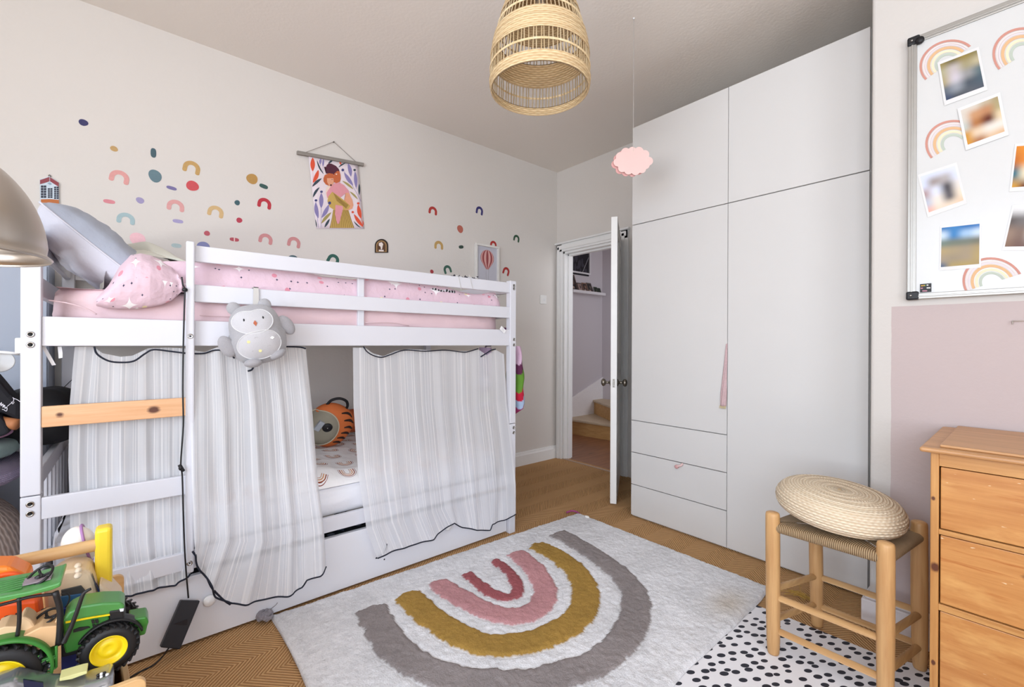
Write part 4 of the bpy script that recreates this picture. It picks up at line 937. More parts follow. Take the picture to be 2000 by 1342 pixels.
for a in [
 ('o', A, bb(643, 156, 76, 52), '3a3866', 'navy oval wall sticker, the highest and farthest left on the wall', -.3),
 ('o', A, bb(879, 358, 66, 40), 'c4a06a', 'small tan oval wall sticker above the pink arch, below the navy oval', -.25),
 ('p', A, bb(1183, 390, 44, 72), '455f68', 'upright dark teal sticker above the large grey blue spot', 0),
 ('a', A, (1412, 453, 1546, 548), 'c59f63', 'ochre arch wall sticker above the red oval', -.15),
 ('a', A, (845, 525, 1000, 622), 'dfa09b', 'widest pink arch wall sticker left of the grey blue spot', -.15),
 ('o', A, bb(1196, 568, 106, 98), '668089', 'large grey blue round wall sticker under the upright teal one', 0),
 ('p', A, bb(1323, 661, 80, 26), '7a719f', 'thin purple pill wall sticker left of the red oval', -.13),
 ('o', A, bb(1484, 644, 98, 82), 'cf5257', 'large bright red oval wall sticker under the ochre arch', 0),
 ('p', A, bb(842, 765, 92, 30), 'd98a93', 'thin pink pill wall sticker below the widest pink arch', 0),
 ('o', A, bb(1080, 756, 66, 48), 'a49ac0', 'lilac oval wall sticker right of the thin pink pill', -.2),
 ('a', A, (1287, 752, 1422, 838), 'dda29f', 'pink arch wall sticker below the thin purple pill', -.05),
 ('a', A, (1602, 798, 1726, 884), 'd3b27f', 'pale ochre arch wall sticker between the pink arch and the raspberry dot', -.15),
 ('o', A, bb(1829, 774, 44, 40), '3f6067', 'small dark teal dot wall sticker above the raspberry dot', 0),
 ('a', A, (900, 852, 1042, 937), 'a6bdc1', 'pale blue arch wall sticker just above the grey pillow', -.05),
 ('p', A, bb(1372, 917, 82, 28), 'a79ec6', 'thin lilac pill wall sticker under the second pink arch', 0),
 ('o', A, bb(1845, 909, 46, 42), 'ba3f52', 'raspberry dot wall sticker under the small dark teal dot', 0),
 ('o', A, bb(1596, 1010, 50, 38), 'bd5a66', 'rose dot wall sticker above the half hidden lilac one', 0),
 ('p', A, bb(1807, 1058, 72, 28), 'b9535f', 'red pill wall sticker with a pale split across the middle', 0, True),
 ('o', A, bb(1570, 1118, 104, 92), '8488b4', 'large lilac blue oval wall sticker half hidden by the guard rail', 0),
 ('p', A, bb(1360, 1105, 78, 32), 'b3c6c7', 'pale grey green pill wall sticker left of the ladder top', 0),
 ('o', A, (1000, 1003, 1125, 1110), 'f0c1c8', 'large pale pink round wall sticker behind the cream duvet fold', 0),
 ('o', B, bb(413, 490, 104, 90), 'b98f4f', 'large ochre oval wall sticker beside the dark green pill', -.4),
 ('p', B, bb(514, 555, 76, 36), '3a5a56', 'dark green pill wall sticker beside the large ochre oval', -.2),
 ('a', B, (462, 657, 582, 747), 'bb3340', 'bold red arch wall sticker left of the hanging print', -.12),
 ('a', B, (472, 968, 594, 1056), 'cf8f8f', 'dusty pink arch wall sticker left of its twin near the rail', -.15),
 ('a', B, (723, 997, 837, 1087), 'cb8c8c', 'dusty pink arch wall sticker below left of the hanging print', -.15),
 ('o', B, bb(772, 1185, 84, 60), '47616b', 'slate oval wall sticker mostly hidden behind the guard rail', 0),
 ('a', B, (1073, 1147, 1175, 1240), '2f5f55', 'dark green arch wall sticker tilted, touching the guard rail under the hanging print', -.45),
 ('a', Cc, (562, 209, 641, 283), 'b03a35', 'red arch wall sticker level with the navy arch', -.1),
 ('a', Cc, (1005, 208, 1070, 283), '3a3672', 'navy arch wall sticker right of the red arch at the same height', -.15),
 ('o', Cc, bb(856, 419, 56, 74), 'b9695a', 'terracotta oval wall sticker between the red and navy arches', .1),
 ('a', Cc, (615, 530, 697, 608), 'bd9a5e', 'ochre arch wall sticker left of the small green pill', 0),
 ('p', Cc, bb(865, 587, 44, 30), '35473f', 'tiny dark green pill wall sticker under the terracotta oval', .2),
 ('a', Cc, (1356, 474, 1412, 537), '35573f', 'small dark green arch wall sticker nearest the door corner', -.2),
 ('a', Cc, (1137, 530, 1197, 590), 'b53530', 'red arch wall sticker peeping over the balloon picture', 0),
 ('a', Cc, (700, 758, 773, 834), '3f6557', 'green arch wall sticker tilted left of the balloon picture', .35),
 ('o', Cc, bb(591, 817, 34, 36), 'ab3f45', 'small red dot wall sticker just above the guard rail', 0),
 ('a', Cc, (1257, 776, 1318, 850), 'ad3432', 'red arch wall sticker right of the balloon picture', -.35)]:
    sticker(*a)

# ---------------------------------------------------------------- hanging print (wood batten, cord, paper)
Q = [Wp(*p) for p in ((601, 305), (697, 323), (711, 447), (617, 447))]     # paper corners tl tr br bl
Q = [Vector((XL, q.y, q.z)) for q in Q]
hp = thing('hanging_print', 'illustrated paper print of two hugging figures among leaves hanging from a grey batten', 'print', (XL, 1.05, 1.93))
def PQ(u, v, d=.004): a = Q[0].lerp(Q[1], u); b = Q[3].lerp(Q[2], u); p = a.lerp(b, v); return Vector((XL+d+.012*(1-v), p.y, p.z))
m = MB().grid(lambda u, v: PQ(u, v), 10, 12); m.build('paper', plain('eadde2', .8), parent=hp, mods=[('SOLIDIFY', dict(thickness=.001))])
cols = ['e0583c', '8d83b3', '3c4a54', 'a8995f', '56283a', 'c4673f', 'e5a483', 'e19aa3', 'c9a75c', '8a6c33', 'f1d8c9', 'd9c2d0', '474a7c']
art = [[] for _ in cols]
# art in the paper's own units, traced from crop pixels (872x1342) of the sheet
def toUV(x, y):
    px, py = 590+x/6.71, 260+y/6.71; p = Wp(px, py); v = (Q[0].z-p.z)/(Q[0].z-Q[3].z)
    for _ in range(4):
        l = Q[0].lerp(Q[3], v); r = Q[1].lerp(Q[2], v); u = (p.y-l.y)/(r.y-l.y); t = Q[0].lerp(Q[1], u); b = Q[3].lerp(Q[2], u); v = (t.z-p.z)/(t.z-b.z)
    return u, v
am = MB(); lay = [0.0054]
def flat(pts, ci, z=None):
    lay[0] += .00004; uv = [toUV(*p) for p in pts]; uv = [(min(.999, max(.001, u)), min(.999, max(.001, v))) for u, v in uv]
    b = bmesh.new(); vs = [b.verts.new(PQ(u, v, lay[0])) for u, v in uv]
    try: b.faces.new(vs); bmesh.ops.triangulate(b, faces=b.faces[:])
    except Exception: pass
    am.bm(b, ci, False)
def leaf(x0, y0, x1, y1, w_, ci, bend=0):
    d = Vector((x1-x0, y1-y0)); n = Vector((-d.y, d.x)).normalized(); L_ = []; R2 = []
    for k in range(13): t = k/12; c = Vector((x0, y0))+d*t+n*bend*math.sin(t*PI); h = w_*math.sin(t*PI)**.8; L_.append(c+n*h); R2.append(c-n*h)
    flat([(p.x, p.y) for p in L_+R2[1:-1][::-1]], ci)
def line(pts, w_, ci):
    L_ = []; R2 = []
    for k, p in enumerate(pts):
        a = Vector(pts[max(0, k-1)]); b = Vector(pts[min(len(pts)-1, k+1)]); d = (b-a).normalized(); n = Vector((-d.y, d.x)); p = Vector(p); L_.append(p+n*w_); R2.append(p-n*w_)
    flat([(p.x, p.y) for p in L_+R2[::-1]], ci)
def dot(x, y, rx, ry, ci): flat([(x+rx*math.cos(2*PI*k/20), y+ry*math.sin(2*PI*k/20)) for k in range(20)], ci)
line([(130, 480), (135, 600), (130, 700)], 2, 7); line([(240, 350), (225, 450)], 2, 1); line([(270, 350), (262, 540)], 2, 1); line([(245, 780), (245, 1240)], 2.5, 1); line([(175, 900), (210, 1240)], 2.5, 1); line([(540, 510), (700, 780), (765, 900)], 2.5, 1); line([(680, 500), (700, 740)], 2.5, 1); line([(730, 930), (795, 1230)], 2.5, 0)
for a in [(128, 330, 130, 510, 30, 0), (205, 490, 135, 660, 26, 0, -8), (182, 360, 275, 548, 10, 2, 12), (250, 600, 125, 710, 18, 2, 8), (222, 715, 135, 850, 16, 2, 10), (245, 790, 245, 990, 28, 1), (172, 910, 208, 1120, 26, 1, 8), (345, 940, 250, 1115, 26, 1, -8), (380, 1040, 245, 1190, 20, 3, 6), (358, 1125, 290, 1240, 16, 2), (168, 1130, 190, 1240, 8, 2), (232, 345, 225, 420, 16, 1), (270, 345, 262, 450, 12, 1), (395, 362, 330, 408, 12, 2), (480, 385, 500, 425, 12, 0), (560, 400, 465, 460, 9, 2, 6), (590, 405, 630, 580, 24, 1, -6), (540, 525, 660, 695, 24, 1, 4), (682, 510, 700, 730, 22, 1), (515, 632, 665, 745, 14, 3, -6), (612, 770, 722, 875, 12, 3, -6), (740, 670, 740, 820, 12, 2), (725, 945, 768, 1125, 26, 0, 4), (672, 1065, 795, 1232, 22, 0, 5), (670, 1155, 765, 1245, 8, 2, 6), (795, 1150, 797, 1215, 6, 0)]: leaf(*a)
for a in [(522, 493, 18, 18, 12), (676, 493, 17, 14, 2), (246, 775, 18, 15, 12), (175, 887, 18, 15, 12), (728, 926, 18, 15, 0), (657, 1040, 16, 15, 0)]: dot(*a)
# figures
flat([(400, 1010), (600, 1010), (640, 1140), (680, 1246), (355, 1246), (380, 1150)], 8)
for k in range(13): x0 = 408+k*15; x1 = 362+k*26; line([(x0, 1010), (lerp(x0, x1, .45), 1120), (x1, 1246)], 3.4, 9)
flat([(350, 690), (310, 720), (300, 790), (325, 900), (360, 960), (420, 990), (500, 900), (470, 700)], 10)
flat([(430, 655), (370, 700), (310, 790), (320, 850), (380, 900), (480, 860), (560, 800), (600, 800), (640, 880), (660, 950), (650, 990), (610, 1010), (640, 900), (600, 760), (540, 690), (480, 655)], 7)
flat([(560, 790), (600, 790), (650, 880), (665, 950), (650, 995), (600, 1015), (520, 1010), (600, 940)], 6)
flat([(385, 775), (335, 840), (325, 900), (355, 975), (420, 1015), (520, 1015), (600, 1000), (625, 960), (560, 900), (480, 840)], 8)
for k in range(8): line([(400+k*6, 790+k*14), (500+k*6, 880+k*12), (600-k*4, 950+k*6)], 2.2, 9)
flat([(430, 945), (425, 1060), (440, 1140), (455, 1190), (480, 1190), (500, 1110), (530, 990), (520, 960)], 7)
flat([(275, 455), (305, 450), (310, 430), (340, 405), (380, 415), (430, 440), (468, 480), (478, 510), (450, 560), (400, 560), (330, 540), (302, 540), (305, 470)], 4)
flat([(410, 540), (450, 505), (480, 512), (492, 560), (495, 610), (485, 645), (440, 665), (400, 650)], 5); dot(438, 548, 10, 9, 10)
flat([(285, 560), (340, 535), (400, 545), (412, 600), (405, 660), (345, 700), (300, 680), (270, 640), (270, 600)], 5)
flat([(315, 600), (400, 600), (405, 660), (375, 708), (345, 700), (318, 650)], 6); dot(368, 690, 12, 12, 4); dot(382, 618, 9, 4, 12); dot(352, 922, 20, 20, 12)
am.build('print', [plain(c, .8, var=.08, scale=60) for c in cols], parent=hp)
a, b = oX(XL+.02, 580, 298), oX(XL+.02, 710, 322); m = MB(); M_ = fr((a+b)/2, (b-a).normalized(), (0, 0, 1), (1, 0, 0)); m.M = M_; L_ = (b-a).length/2; m.box((-L_, -.011, -.010), (L_, .011, -.001), bev=.002); m.box((-L_, -.011, .001), (L_, .011, .010), bev=.002); m.build('batten', wood('grey_batten', '7d776f', '98918a', 1, .6), parent=hp)
pk = oX(XL+.012, 652, 277); m = MB(); m.tube([oX(XL+.012, 596, 298), pk], .0013, 6, smooth_path=False); m.tube([pk, oX(XL+.012, 696, 317)], .0013, 6, smooth_path=False); m.build('cord', plain('6c6158', .8), parent=hp)
m = MB().cyl(pk+Vector((-.012, 0, 0)), pk+Vector((.004, 0, 0)), .004, n=10); m.build('nail', STEEL, parent=hp)

# ---------------------------------------------------------------- ceramic house, arch plaque, balloon picture
def crop(k, ox, oy): return lambda x, y, d=0.: oX(XL+.002+d, ox+x/k, oy+y/k)
P = crop(14.91, 60, 330); hs_ = thing('ceramic_house', 'small painted tile shaped as a red roofed canal house on the left wall', 'ornament', (XL, -.28, 1.9))
MB().prism([P(268, 320), P(548, 225), P(818, 400), P(835, 1190), P(285, 1135)], (.008, 0, 0), bev=.0012).build('tile', plain('c9d6e2', .25), parent=hs_)
m = MB(); D = .0085
m.prism([P(270, 325, D), P(545, 232, D), P(545, 360, D), P(440, 400, D), (P(272, 445, D))], (.0006, 0, 0), mi=0); m.prism([P(560, 238, D), P(815, 402, D), P(816, 520, D), P(700, 450, D), P(560, 360, D)], (.0006, 0, 0), mi=0)
for x0, x1, y0, y1, r_, c_ in ((290, 460, 475, 850, 5, 2), (492, 640, 545, 840, 5, 2), (675, 822, 490, 860, 6, 2)):
    for i in range(r_):
        for j in range(c_):
            xa = lerp(x0, x1, j/c_)+6; xb = lerp(x0, x1, (j+1)/c_)-6; ya = lerp(y0, y1, i/r_)+6+ (x0-290)*.05; yb = lerp(y0, y1, (i+1)/r_)-6+(x0-290)*.05; m.prism([P(xa, ya, D), P(xb, ya, D), P(xb, yb, D), P(xa, yb, D)], (.0005, 0, 0), mi=1)
m.prism([P(295, 885, D), P(550, 878, D), P(822, 900, D), P(824, 1010, D), P(600, 985, D), P(298, 985, D)], (.0005, 0, 0), mi=2)
m.prism([P(296, 1005, D), P(600, 1005, D), P(826, 1040, D), P(828, 1085, D), P(600, 1075, D), P(298, 1080, D)], (.0005, 0, 0), mi=3); m.prism([P(700, 1090, D), P(790, 1095, D), P(785, 1140, D), P(720, 1130, D)], (.0005, 0, 0), mi=3)
m.prism([P(480, 420, D), P(560, 390, D), P(620, 440, D), P(560, 465, D)], (.0005, 0, 0), mi=4)
m.build('painting', [plain(c, .3) for c in ('8a3540', '141a33', 'b8641f', '3f87a6', '8ba2b5')], parent=hs_)
MB().ball(P(553, 205, .004), (.004, .005, .007), 12, 8).build('hanger', STEEL, parent=hs_)
P = crop(4.472, 400, 240); pl = thing('arch_plaque', 'small dark arched plaque with a pale figure beside the hanging print', 'ornament', (XL, 1.3, 1.8))
def archp(s_, d, x0=1484, x1=1600, yt=1015, yb=1135):
    cx = (x0+x1)/2; hw = (x1-x0)/2*s_; cyb = yb-6*(1-s_)*6; out = [P(cx-hw, cyb, d)]+[P(cx+hw*math.cos(PI-PI*k/16), yt+hw+ (58*(1-s_))-hw*math.sin(PI-PI*k/16), d) for k in range(17)]+[P(cx+hw, cyb, d)]
    return out
MB().prism(archp(1, 0), (.006, 0, 0), bev=.001).build('plaque', plain('2d2220', .4), parent=pl)
m = MB(); m.prism(archp(.80, .0065), (.0006, 0, 0), mi=0); m.prism(archp(.62, .0072), (.0006, 0, 0), mi=1)
m.prism([P(x, y, .008) for x, y in ((1520, 1050), (1545, 1042), (1558, 1060), (1552, 1080), (1548, 1105), (1538, 1105), (1535, 1082), (1520, 1072))], (.0006, 0, 0), mi=2); m.prism([P(x, y, .008) for x, y in ((1520, 1108), (1562, 1110), (1562, 1124), (1520, 1122))], (.0006, 0, 0), mi=2)
m.build('relief', [plain(c, .5) for c in ('a58256', '5d3f2a', 'efe3dc')], parent=pl)
P = crop(4.792, 720, 360)
a = P(988, 545); b = P(1207, 560); zb = 1.56; fy0, fy1 = a.y, b.y; zt = a.z-.005
bf = thing('balloon_picture', 'white framed hot air balloon print standing against the wall behind the guard rail', 'picture', (XL, (fy0+fy1)/2, zb))
m = MB(); F_ = .018
for y0, y1, z0, z1 in ((fy0, fy1, zt-F_, zt), (fy0, fy1, zb, zb+F_), (fy0, fy0+F_, zb+F_, zt-F_), (fy1-F_, fy1, zb+F_, zt-F_)): m.box((XL+.002, y0, z0), (XL+.032, y1, z1), bev=.002)
m.build('frame', plain('e6e3de', .4), parent=bf)
m = MB().box((XL+.004, fy0+F_*.8, zb+F_*.8), (XL+.014, fy1-F_*.8, zt-F_*.8)); 
cyb, czb, rb = (fy0+fy1)/2+.004, zt-.115, .072
for k in range(9):
    t0, t1 = k/9*2-1, (k+1)/9*2-1; pr = []
    def bx_(t, s_): 
        zz = czb+rb*math.sin(s_); hw = rb*math.cos(s_) if s_ > -.5 else rb*math.cos(-.5)*max(.18, (1-(-.5-s_)/1.3)); zz = zz if s_ > -.5 else czb-rb*.48-(-.5-s_)*rb*.85
        return Vector((XL+.0142, cyb+math.sin(t*PI/2)*hw, zz))
    ss = [PI/2-.02-i*(PI/2+1.5)/16 for i in range(17)]; m.prism([bx_(t0, s_) for s_ in ss]+[bx_(t1, s_) for s_ in ss[::-1]], (.0005, 0, 0), mi=1+k % 2)
m.box((XL+.0142, cyb-.012, zb+.075), (XL+.0148, cyb+.012, zb+.095), mi=3)
for sgn in (-1, 1): m.cyl((XL+.0145, cyb+sgn*.014, zt-.20), (XL+.0145, cyb+sgn*.008, zb+.095), .0006, n=5, mi=3)
m.build('print', [plain('c3c2cc', .5), plain('9a4a4c', .6), plain('dba8a3', .6), plain('8e8a80', .6)], parent=bf)

# ================================================================ whiteboard with its magnets and photos
wbx0, wbz0, wbz1, wbx1 = -.318, 1.322, 2.322, .95
BD = YB-.018
wb = thing('whiteboard', 'large aluminium framed whiteboard on the chimney wall', 'whiteboard', ((wbx0+wbx1)/2, YB, wbz0))
MB().box((wbx0+.01, BD, wbz0+.01), (wbx1-.01, YB-.002, wbz1-.01)).build('board', plain('d0d0cf', .22, var=.01), parent=wb)
m = MB()
for a, b in (((wbx0, wbz0), (wbx0+.026, wbz1)), ((wbx1-.026, wbz0), (wbx1, wbz1)), ((wbx0, wbz0), (wbx1, wbz0+.022)), ((wbx0, wbz1-.026), (wbx1, wbz1))):
    m.box((a[0], BD-.006, a[1]), (b[0], YB-.001, b[1]), bev=.002)
    if b[1]-a[1] > .5: m.box((a[0]+.010, BD-.009, a[1]+.01), (a[0]+.016, BD-.005, b[1]-.01), bev=.001)
    else: m.box((a[0]+.01, BD-.009, a[1]+.008), (b[0]-.01, BD-.005, a[1]+.013), bev=.001)
m.build('frame', plain('aaa7a2', .4, .7), parent=wb)
for x, z in ((wbx0, wbz0), (wbx0, wbz1), (wbx1, wbz0), (wbx1, wbz1)):
    sx = 1 if x == wbx0 else -1; sz = 1 if z == wbz0 else -1
    q = MB(); q.box((x-.002*sx, BD-.012, z-.002*sz), (x+.034*sx, YB, z+.030*sz), bev=.005); 
    if sz < 0: q.lathe([(0, 0), (.013, 0), (.013, .01), (0, .01)][::-1], c=(x+.034*sx, BD-.016, z+.024*sz), ax=1, n=20)
    q.lathe([(.0, 0), (.004, 0), (.003, .002), (0, .002)], c=(x+.012*sx, BD-.0138, z+.014*sz), ax=1, n=10, mi=1); q.build('corner_cap', [BLACK, CHROME], parent=wb)
K1 = (4.473, 1740, 0); K2 = (4.065, 1740, 290)
def BP(cr, x, y, d=0): return oY(BD-d, cr[1]+x/cr[0], cr[2]+y/cr[0])
def rainbow(cr, base_l, base_r, top, lab, d=.0):
    """rainbow decal: outer foot points and crown point"""
    a, b, t = BP(cr, *base_l, .0005), BP(cr, *base_r, .0005), BP(cr, *top, .0005)
    mid = (a+b)/2; ex = (b-a).normalized(); ez = Vector((0, 0, 1))*ex.x-Vector((1, 0, 0))*ex.z; R0 = (b-a).length/2; H0 = (t-mid).dot(ez)
    m = MB()
    for k, (r0, r1, mi) in enumerate(((1., .91, 0), (.88, .82, 1), (.80, .745, 2), (.72, .61, 3), (.57, .47, 4), (.44, .34, 5))):
        pts = []
        for r, seq in ((r0, range(25)), (r1, range(24, -1, -1))):
            for i in seq: an = PI-PI*i/24; st = .18*math.sin(k*2.); pts.append(mid+ex*R0*r*math.cos(an)+ez*(H0*r*max(-.02, math.sin(an))))
        m.prism(pts, (0, -.0008, 0), mi=mi)
    return tag(m.build('rainbow_decal', [plain(c, .7) for c in ('c68c7e', 'e7d3d0', 'dccfd2', 'd8ae83', 'ead9ba', 'b6bfb2')]), lab, 'wall sticker', 'rainbow decals on the whiteboard')
rainbow(K1, (300, 700), (700, 400), (430, 345), 'rainbow decal at the top left corner of the whiteboard')
rainbow(K1, (940, 610), (1390, 330), (1090, 225), 'rainbow decal at the top of the whiteboard, cut off by the photo edge')
rainbow(K1, (350, 1385), (760, 1130), (470, 1045), 'rainbow decal left of the middle photo on the whiteboard')
rainbow(K2, (590, 1135), (1035, 995), (800, 845), 'rainbow decal at the bottom right of the whiteboard under the beach photo')
def photo(cr, quad, brd, cols_, lab, lift=.001):
    """quad: px corners tl tr br bl of the paper; colours: rows of the blurred picture"""
    q4 = [BP(cr, *p, lift) for p in quad]; t = thing('photo_print', lab, 'photograph', (sum(q.x for q in q4)/4, BD, min(q.z for q in q4)), 'photographs on the whiteboard')
    MB().prism(q4, (0, -.0006, 0)).build('paper', plain('dad9d8', .5), parent=t)
    def pf(u, v): u = brd+u*(1-2*brd); v = brd+v*(1-2*brd-.04); return q4[0].lerp(q4[1], u).lerp(q4[3].lerp(q4[2], u), v)+Vector((0, -.0009, 0))
    nr, nc = len(cols_), len(cols_[0])
    def cf(u, v, p):
        x = u*(nc-1); y = v*(nr-1); i = min(int(x), nc-2); j = min(int(y), nr-2); fx = x-i; fy = y-j; fx = fx*fx*(3-2*fx); fy = fy*fy*(3-2*fy); g = lambda jj, ii: lin(cols_[jj][ii])
        return tuple(lerp(lerp(g(j, i)[k], g(j, i+1)[k], fx), lerp(g(j+1, i)[k], g(j+1, i+1)[k], fx), fy) for k in range(3))+(1,)
    MB().grid(pf, 24, 24, col=cf).build('picture', attr_mat('blurred_photo', rough=.35), parent=t)
    return t
photo(K1, [(405, 548), (768, 408), (846, 786), (468, 924)], .06, [['8f8050', '6b6038', '8d7a3f', '7f7650'], ['a9a283', 'b9b0b0', '9d9474', 'b5a98a'], ['a79a76', 'c3bcc4', '8f8f8f', '5b6c72'], ['5e6672', '8e939b', '4c545e', '4a5964'], ['3b4763', '4b5058', '565b63', '4f5560']], 'square photo with yellow and dark grey blur over the top left rainbow decal', .0022)
photo(K1, [(580, 950), (955, 805), (1030, 1180), (655, 1315)], .07, [['cfc6bb', 'cbc3b8', 'b5a891', 'a2926d'], ['cdc5ba', 'bf8f68', 'b4805c', 'a59a74'], ['b7bcb6', 'a86f43', '5f2f22', 'd9c4a0'], ['c28a35', 'd9c3a8', 'ded5cb', 'ded6cc'], ['c98f3a', 'a06b4a', 'd3b594', 'cfa982']], 'photo with brown blurred figure right of the middle rainbow decal', .0034)
photo(K2, [(212, 210), (522, 110), (605, 438), (292, 548)], .06, [['cfd4e4', 'cdd3e6', 'd2d6e6', 'd3d6e2'], ['cbd2e6', '9b8f8c', 'a9a2a2', 'cdd3e4'], ['a98f8f', 'd3d7e6', '4f4b50', 'd9d2cc'], ['b5bac9', 'e0d5ca', '5c585c', 'e3d3bf'], ['e0a595', 'e0cdba', 'dccab5', 'dcbfa3']], 'pale blue and sand photo of blurred beach figures on the whiteboard', .001)
photo(K2, [(392, 618), (718, 582), (714, 945), (384, 972)], .04, [['2f6ea8', '3c7ab3', '2565a5', '2b6aaa'], ['c3d3e2', '3f7cb4', '9dbbd8', 'c5d4e3'], ['6f7d74', '6d7468', '6e7468', '6f6e60'], ['a8946c', 'a08f70', '9b8b72', 'a18d63'], ['9b8c77', '94866f', '9a8a72', 'a89260'], ['4f5f7a', 'a28d5c', 'a58f58', 'a08a5e']], 'photo of a blue sky over brown sand low on the whiteboard', .001)
photo(K2, [(985, -35), (1330, -60), (1290, 320), (940, 345)], .05, [['cf7f2a', 'd9882d', 'd07a28', 'c47a30'], ['b8692a', 'd3802c', 'a3632d', '8a5a30'], ['2f6474', 'dcd0b2', '8a6a3d', '5a6a70'], ['c79235', '6a3a1c', '7a5a3a', '6a5a4a']], 'orange and teal photo cut by the right edge of the picture', .001)
photo(K2, [(965, 450), (1300, 425), (1240, 810), (880, 812)], .05, [['d9d8d8', 'dedede', 'dcdcdc', 'd0d0d0'], ['5b5350', '6d6766', '57504e', '4f4a49'], ['8d7566', '7a6458', 'b9b0ac', '8a7a72'], ['7e6250', '6b5148', '73605a', '6a5a52']], 'grey brown photo cut by the right edge above the lower rainbow decal', .001)
t = thing('black_magnet', 'tiny black rectangular magnet with small coloured writing in the lower left whiteboard corner', 'magnet', (BP(K2, 277, 1140).x, BD, BP(K2, 277, 1140).z))
MB().prism([BP(K2, *p, .0005) for p in ((232, 1078), (322, 1070), (322, 1138), (232, 1145))], (0, -.003, 0), bev=.0005).build('plate', BLACK, parent=t)
m = MB()
for (x, y, w_, mi) in ((240, 1086, 14, 0), (258, 1084, 10, 0), (270, 1083, 6, 3), (284, 1081, 14, 2), (236, 1106, 18, 1), (284, 1103, 30, 2), (250, 1127, 38, 1)): m.prism([BP(K2, *p, .0036) for p in ((x, y), (x+w_, y-1), (x+w_, y+8), (x, y+9))], (0, -.0004, 0), mi=mi)
m.build('lettering', [plain('cfa23a', .5), plain('b3788a', .5), plain('d8d5d2', .5), plain('6aa04a', .5)], parent=t)
a = oY(YB, 1978, 628); m = MB(); m.cyl((a.x, YB, a.z), (a.x, YB-.012, a.z+.001), .0022, n=8); m.cyl((a.x, YB-.010, a.z), (a.x, YB-.011, a.z-.010), .0018, n=8); m.cyl((a.x, YB-.011, a.z+.001), (a.x+.03, YB-.010, a.z+.001), .0015, n=8)
tag(m.build('picture_hook', plain('a89f96', .4, .7)), 'small bare picture hook on the pink part of the chimney wall', 'hook')

# ================================================================ chest of drawers
ch = thing('chest_of_drawers', 'worn honey pine chest of drawers against the pink painted wall', 'chest of drawers', (.25, 2.0, 0))
CX0, CX1, CY0, CY1 = -.196, .70, 1.781, 2.262
WA = wood('pine_frame', 'a9713a', 'cb975a', 2, .42, knots=[(CX0-.25+.012, CY0-2.0, .50, .012), (CX0-.25+.006, CY0-2., .70, .006), (CX0-.25+.008, CY0-2.0, .22, .006)]); WA0 = wood('pine_rails', 'ad753d', 'cf9c5f', 0, .42)
WD0 = wood('pine_drawer', 'ad6e38', 'cc9356', 0, .38, knots=[(.008-.25, CY0-2.0, .535, .022), (.004-.25, CY0-2, .44, .012)], scale=.8, dark='a2561e', worn=True); WT = wood('pine_top', 'a9794c', 'd0a070', 0, .4, scale=.8)
m = MB().box((CX0-.022, CY0-.026, .836), (CX1+.022, CY1, .850), bev=.006, seg=3); m.box((CX0+.018, CY0+.012, .850), (CX1-.018, CY1-.002, .858), bev=.003, seg=2); m.build('top', WT, parent=ch)
for x in (CX0, CX1-.018): MB().box((x, CY0, .0), (x+.018, CY1-.005, .836), bev=.002).build('side_panel', WA, parent=ch)
m = MB()
for z0, z1 in ((.797, .836), (.598+.001, .613), (.378, .396), (.06, .078)): m.box((CX0+.018, CY0+.0015, z0), (CX1-.018, CY0+.022, z1), bev=.001)
m.build('front_rails', WA0, parent=ch)
MB().box((CX0+.018, CY1-.012, .05), (CX1-.018, CY1-.006, .83)).build('back_panel', WA0, parent=ch)
for z0, z1 in ((.616, .794), (.399, .596), (.081, .375)):
    d_ = MB().box((CX0+.021, CY0+.005, z0), (CX1-.021, CY0+.40, z1), bev=.002).build('drawer', WD0, parent=ch)
    for x in (.07, .43):
        if (x < .1): x = .08
        q = MB(); q.M = fr((x, CY0+.005, (z0+z1)/2), (1, 0, 0), (0, 0, 1), (0, -1, 0)); q.lathe([(0, 0), (.012, 0), (.012, .01), (.022, .018), (.023, .026), (.015, .033), (0, .034)], n=24); q.build('knob', WA0, parent=d_)
for x in (CX0, CX1-.05): MB().box((x, CY0+.002, 0), (x+.05, CY0+.05, .06), bev=.004).build('foot', WA0, parent=ch)

# ================================================================ stool and pouf
stl = thing('rush_stool', 'rustic pine stool with woven rush seat standing on the dotted mat', 'stool', (-.45, 1.97, 0))
LW = wood('stool_pole', 'b58554', 'd3a873', 2, .45); LH = wood('stool_rung', 'b98a58', 'd6ac78', 0, .45); LY = wood('stool_side_rung', 'a87c4e', 'd0a570', 1, .45)
L4 = {'fl': ((-.622, 1.805), (-.629, 1.812)), 'fr': ((-.300, 1.805), (-.302, 1.812)), 'bl': ((-.568, 2.118), (-.577, 2.115)), 'br': ((-.258, 2.118), (-.262, 2.118))}
for k, (b, t) in L4.items():
    m = MB(); zt = .524; P0 = Vector((*b, 0.004)); P1 = Vector((*t, zt)); d = (P1-P0)
    q = d.to_track_quat('Z', 'Y').to_matrix().to_4x4(); q.translation = P0; m.M = q; L_ = d.length; r = .024
    m.lathe([(0, 0), (r*.72, 0), (r*.82, .006), (r*.92, .05), (r, .2), (r, L_-.03), (r*.98, L_-.010), (r*.90, L_-.003), (r*.7, L_), (0, L_+.001)], n=24); m.build('leg', LW, parent=stl)
def rung(a, b, mt): MB().cyl(a, b, .0115, n=14, cap=0).build('rung', mt, parent=stl)
for z in (.215, .092): rung((-.626, 1.808, z), (-.30, 1.808, z), LH)
for z in (.206, .088): rung((-.572, 2.117, z), (-.26, 2.117, z), LH)
for z in (.232, .118): rung((-.625, 1.808, z+.008), (-.572, 2.117, z-.026), LY); rung((-.301, 1.808, z-.014+.01), (-.26, 2.117, z-.035), LY)
